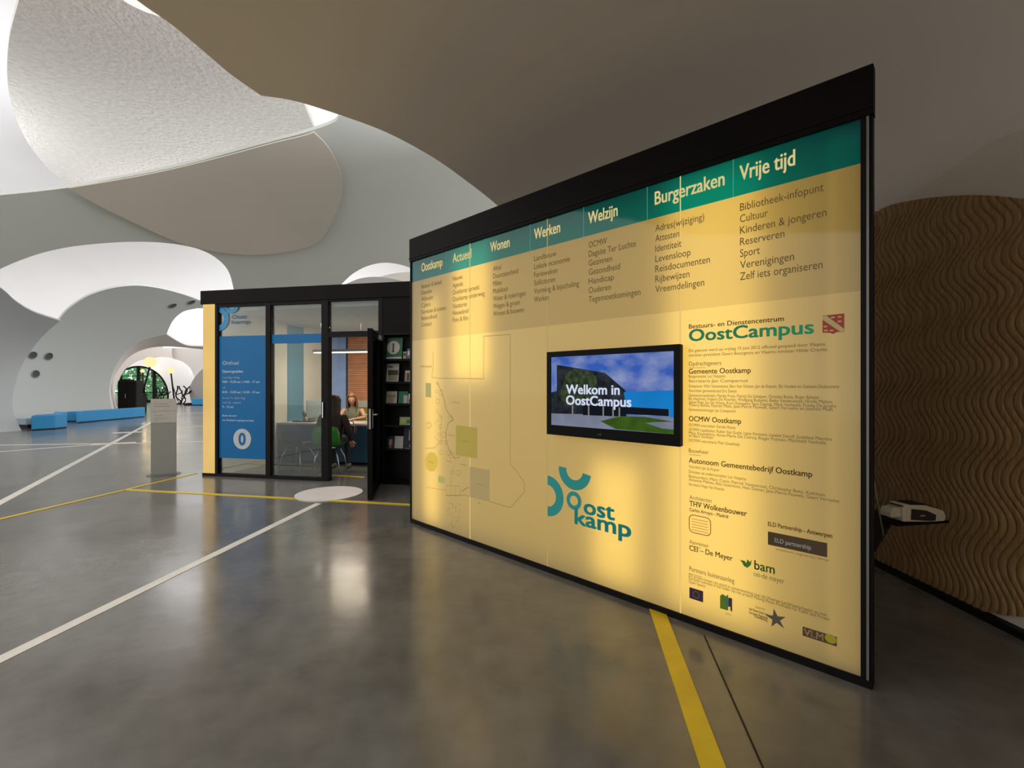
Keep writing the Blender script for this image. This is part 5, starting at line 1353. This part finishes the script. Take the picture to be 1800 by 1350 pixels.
MB().prism([(-0.15, -0.25), (0.42, -0.35), (0.42, 0.3), (-0.15, 0.3)], 0.12, 0.36, 'xy').build('cushion', mat('grey_blue_fabric', (0.28, 0.36, 0.42), 0.7), t, bevel=0.03)
MB().prism([(-0.02, -0.2), (0.40, -0.3), (0.38, 0.26), (-0.02, 0.26)], 0.0, 0.12, 'xy').build('plinth', M['dark'], t)
far = at(351, 708, 33.4)
t = thing('padded_bench', 'small distant blue bench seen just left of the glowing corner', 'bench', (far.x, far.y, 0), 0, 'blue upholstered benches along the left wall')
MB().box(-0.35, 0.9, -0.3, 0.3, 0.05, 0.48).build('cushion', M['blue'], t, bevel=0.02); MB().box(-0.3, 0.85, -0.25, 0.25, 0, 0.05).build('plinth', M['dark'], t)
t = thing('floor_cushion', 'dark low cushion on the floor beside the distant bench', 'cushion', (far.x - 0.9, far.y + 0.2, 0))
MB().lathe([(0.001, 0), (0.28, 0.0), (0.34, 0.07), (0.28, 0.15), (0.001, 0.17)], 0, 0, 20).build('cover', M['dark'], t, smooth=True)

# tall black cabinet in the tunnel mouth
q = G(229, 727.5)
t = thing('black_cabinet', 'tall black cabinet standing before the round window', 'cabinet', (q[0], q[1], 0), 0.1)
MB().box(-0.42, 0.44, -0.25, 0.25, 0.04, 1.66).build('body', M['dark'], t, bevel=0.03)
MB().box(-0.40, 0.42, -0.22, 0.22, 0.0, 0.04).build('plinth', M['black'], t)
MB().box(-0.40, 0.0, -0.27, -0.25, 0.08, 1.62).build('door', M['black'], t); MB().box(0.02, 0.42, -0.27, -0.25, 0.08, 1.62).build('door', M['black'], t)
MB().tube([(-0.04, -0.285, 0.8), (-0.04, -0.285, 1.0)], 0.01, 6).build('handle', M['chrome'], t)
MB().box(-0.36, 0.10, -0.16, 0.16, 1.66, 1.73).build('top_ledge', M['black'], t)
q = G(214, 727)
t = thing('black_counter', 'low black counter left of the tall black cabinet', 'counter', (q[0] - 0.28, q[1] + 1.3, 0))
MB().box(-0.7, 0.32, -0.3, 0.3, 0.0, 0.92).build('body', M['dark'], t, bevel=0.02)
MB().box(-0.74, 0.36, -0.34, 0.34, 0.92, 0.97).build('top', M['black'], t)

# globe lamps on slanting poles
def globe_lamp(base_px, top_px, Yb, Yt, r, label):
    b = at(*base_px, Yb); b.z = 0; tp = at(*top_px, Yt)
    t = thing('globe_lamp', label, 'floor lamp', b, 0, 'globe lamps on slanting black poles')
    w_ = tp - b
    MB().lathe([(0.001, 0), (0.32, 0), (0.32, 0.03), (0.001, 0.04)], 0, 0, 20).build('base', M['black'], t)
    MB().tube([(0, 0, 0.03), w_ - Vector((0, 0, r * 0.7))], 0.055, 8).build('pole', M['black'], t, smooth=True)
    MB().tube([(0.25, 0.1, 0.02), tuple(w_ * 0.55)], 0.03, 6).build('strut', M['black'], t, smooth=True)
    mbg = MB(); mbg.lathe([(r * math.sin(PI * k / 12) * 1.0 + 0.001, -r * 0.95 * math.cos(PI * k / 12)) for k in range(13)], 0, 0, 24, m=Matrix.Translation(w_))
    mbg.build('globe', emit('globe_glow', (1.0, 0.80, 0.40), 1.15), t, smooth=True)
    MB().lathe([(0.001, -r * 0.86), (r * 0.5, -r * 0.80), (r * 0.62, -r * 0.60), (0.001, -r * 0.60)], 0, 0, 20, m=Matrix.Translation(w_)).build('collar', mat('pale_blue_metal', (0.45, 0.55, 0.6), 0.4), t)
    d = bpy.data.lights.new('globe_light', 'POINT'); d.energy = 14; d.color = (1.0, 0.62, 0.30); d.shadow_soft_size = r
    lo = bpy.data.objects.new('globe_light', d); lo.location = tp + Vector((0.2, 0.0, r * 1.3)); C.objects.link(lo)
globe_lamp((244, 714), (264, 636.5), 31.8, 31.8, 0.36, 'larger glowing globe lamp on a slanting pole before the round window')
globe_lamp((307, 706), (300.5, 651), 36.0, 36.0, 0.25, 'smaller glowing globe lamp right of the round window')
globe_lamp((253, 711), (250.5, 652), 37.6, 37.6, 0.15, 'smallest dim globe lamp half hidden before the window')

# branching black stands
def twig_stand(px, Y, h, label, seed):
    b = at(px, 708, Y); rn = random.Random(seed)
    t = thing('branch_stand', label, 'stand', (b.x, b.y, 0), 0, 'black branching stands near the end wall')
    MB().tube([(-0.5, 0, 0.03), (0.5, 0, 0.03)], 0.035, 6).build('foot', M['black'], t); MB().tube([(0, -0.4, 0.03), (0, 0.4, 0.03)], 0.035, 6).build('foot', M['black'], t)
    for k in range(4):
        x0 = (-0.25 + 0.17 * k); p = Vector((x0 * 0.4, rn.uniform(-0.1, 0.1), 0.05)); pts = [p]
        for j in range(6):
            p = p + Vector((rn.uniform(-0.22, 0.22) + x0 * 0.15, rn.uniform(-0.1, 0.1), h / 6.2)); pts.append(p)
        MB().tube(catmull([tuple(q) for q in pts], 3), 0.045, 6).build('branch', M['black'], t, smooth=True)
        if k < 3: MB().tube([tuple(pts[3]), tuple(pts[3] + Vector((0.35, 0, 0.12))), tuple(pts[3] + Vector((0.5, 0, 0.3)))], 0.035, 6).build('branch', M['black'], t)
twig_stand(318, 35.0, 1.35, 'black branching stand right of the smaller globe lamp', 5)
twig_stand(279, 34.5, 1.25, 'black branching stand behind the grey pillar top', 11)
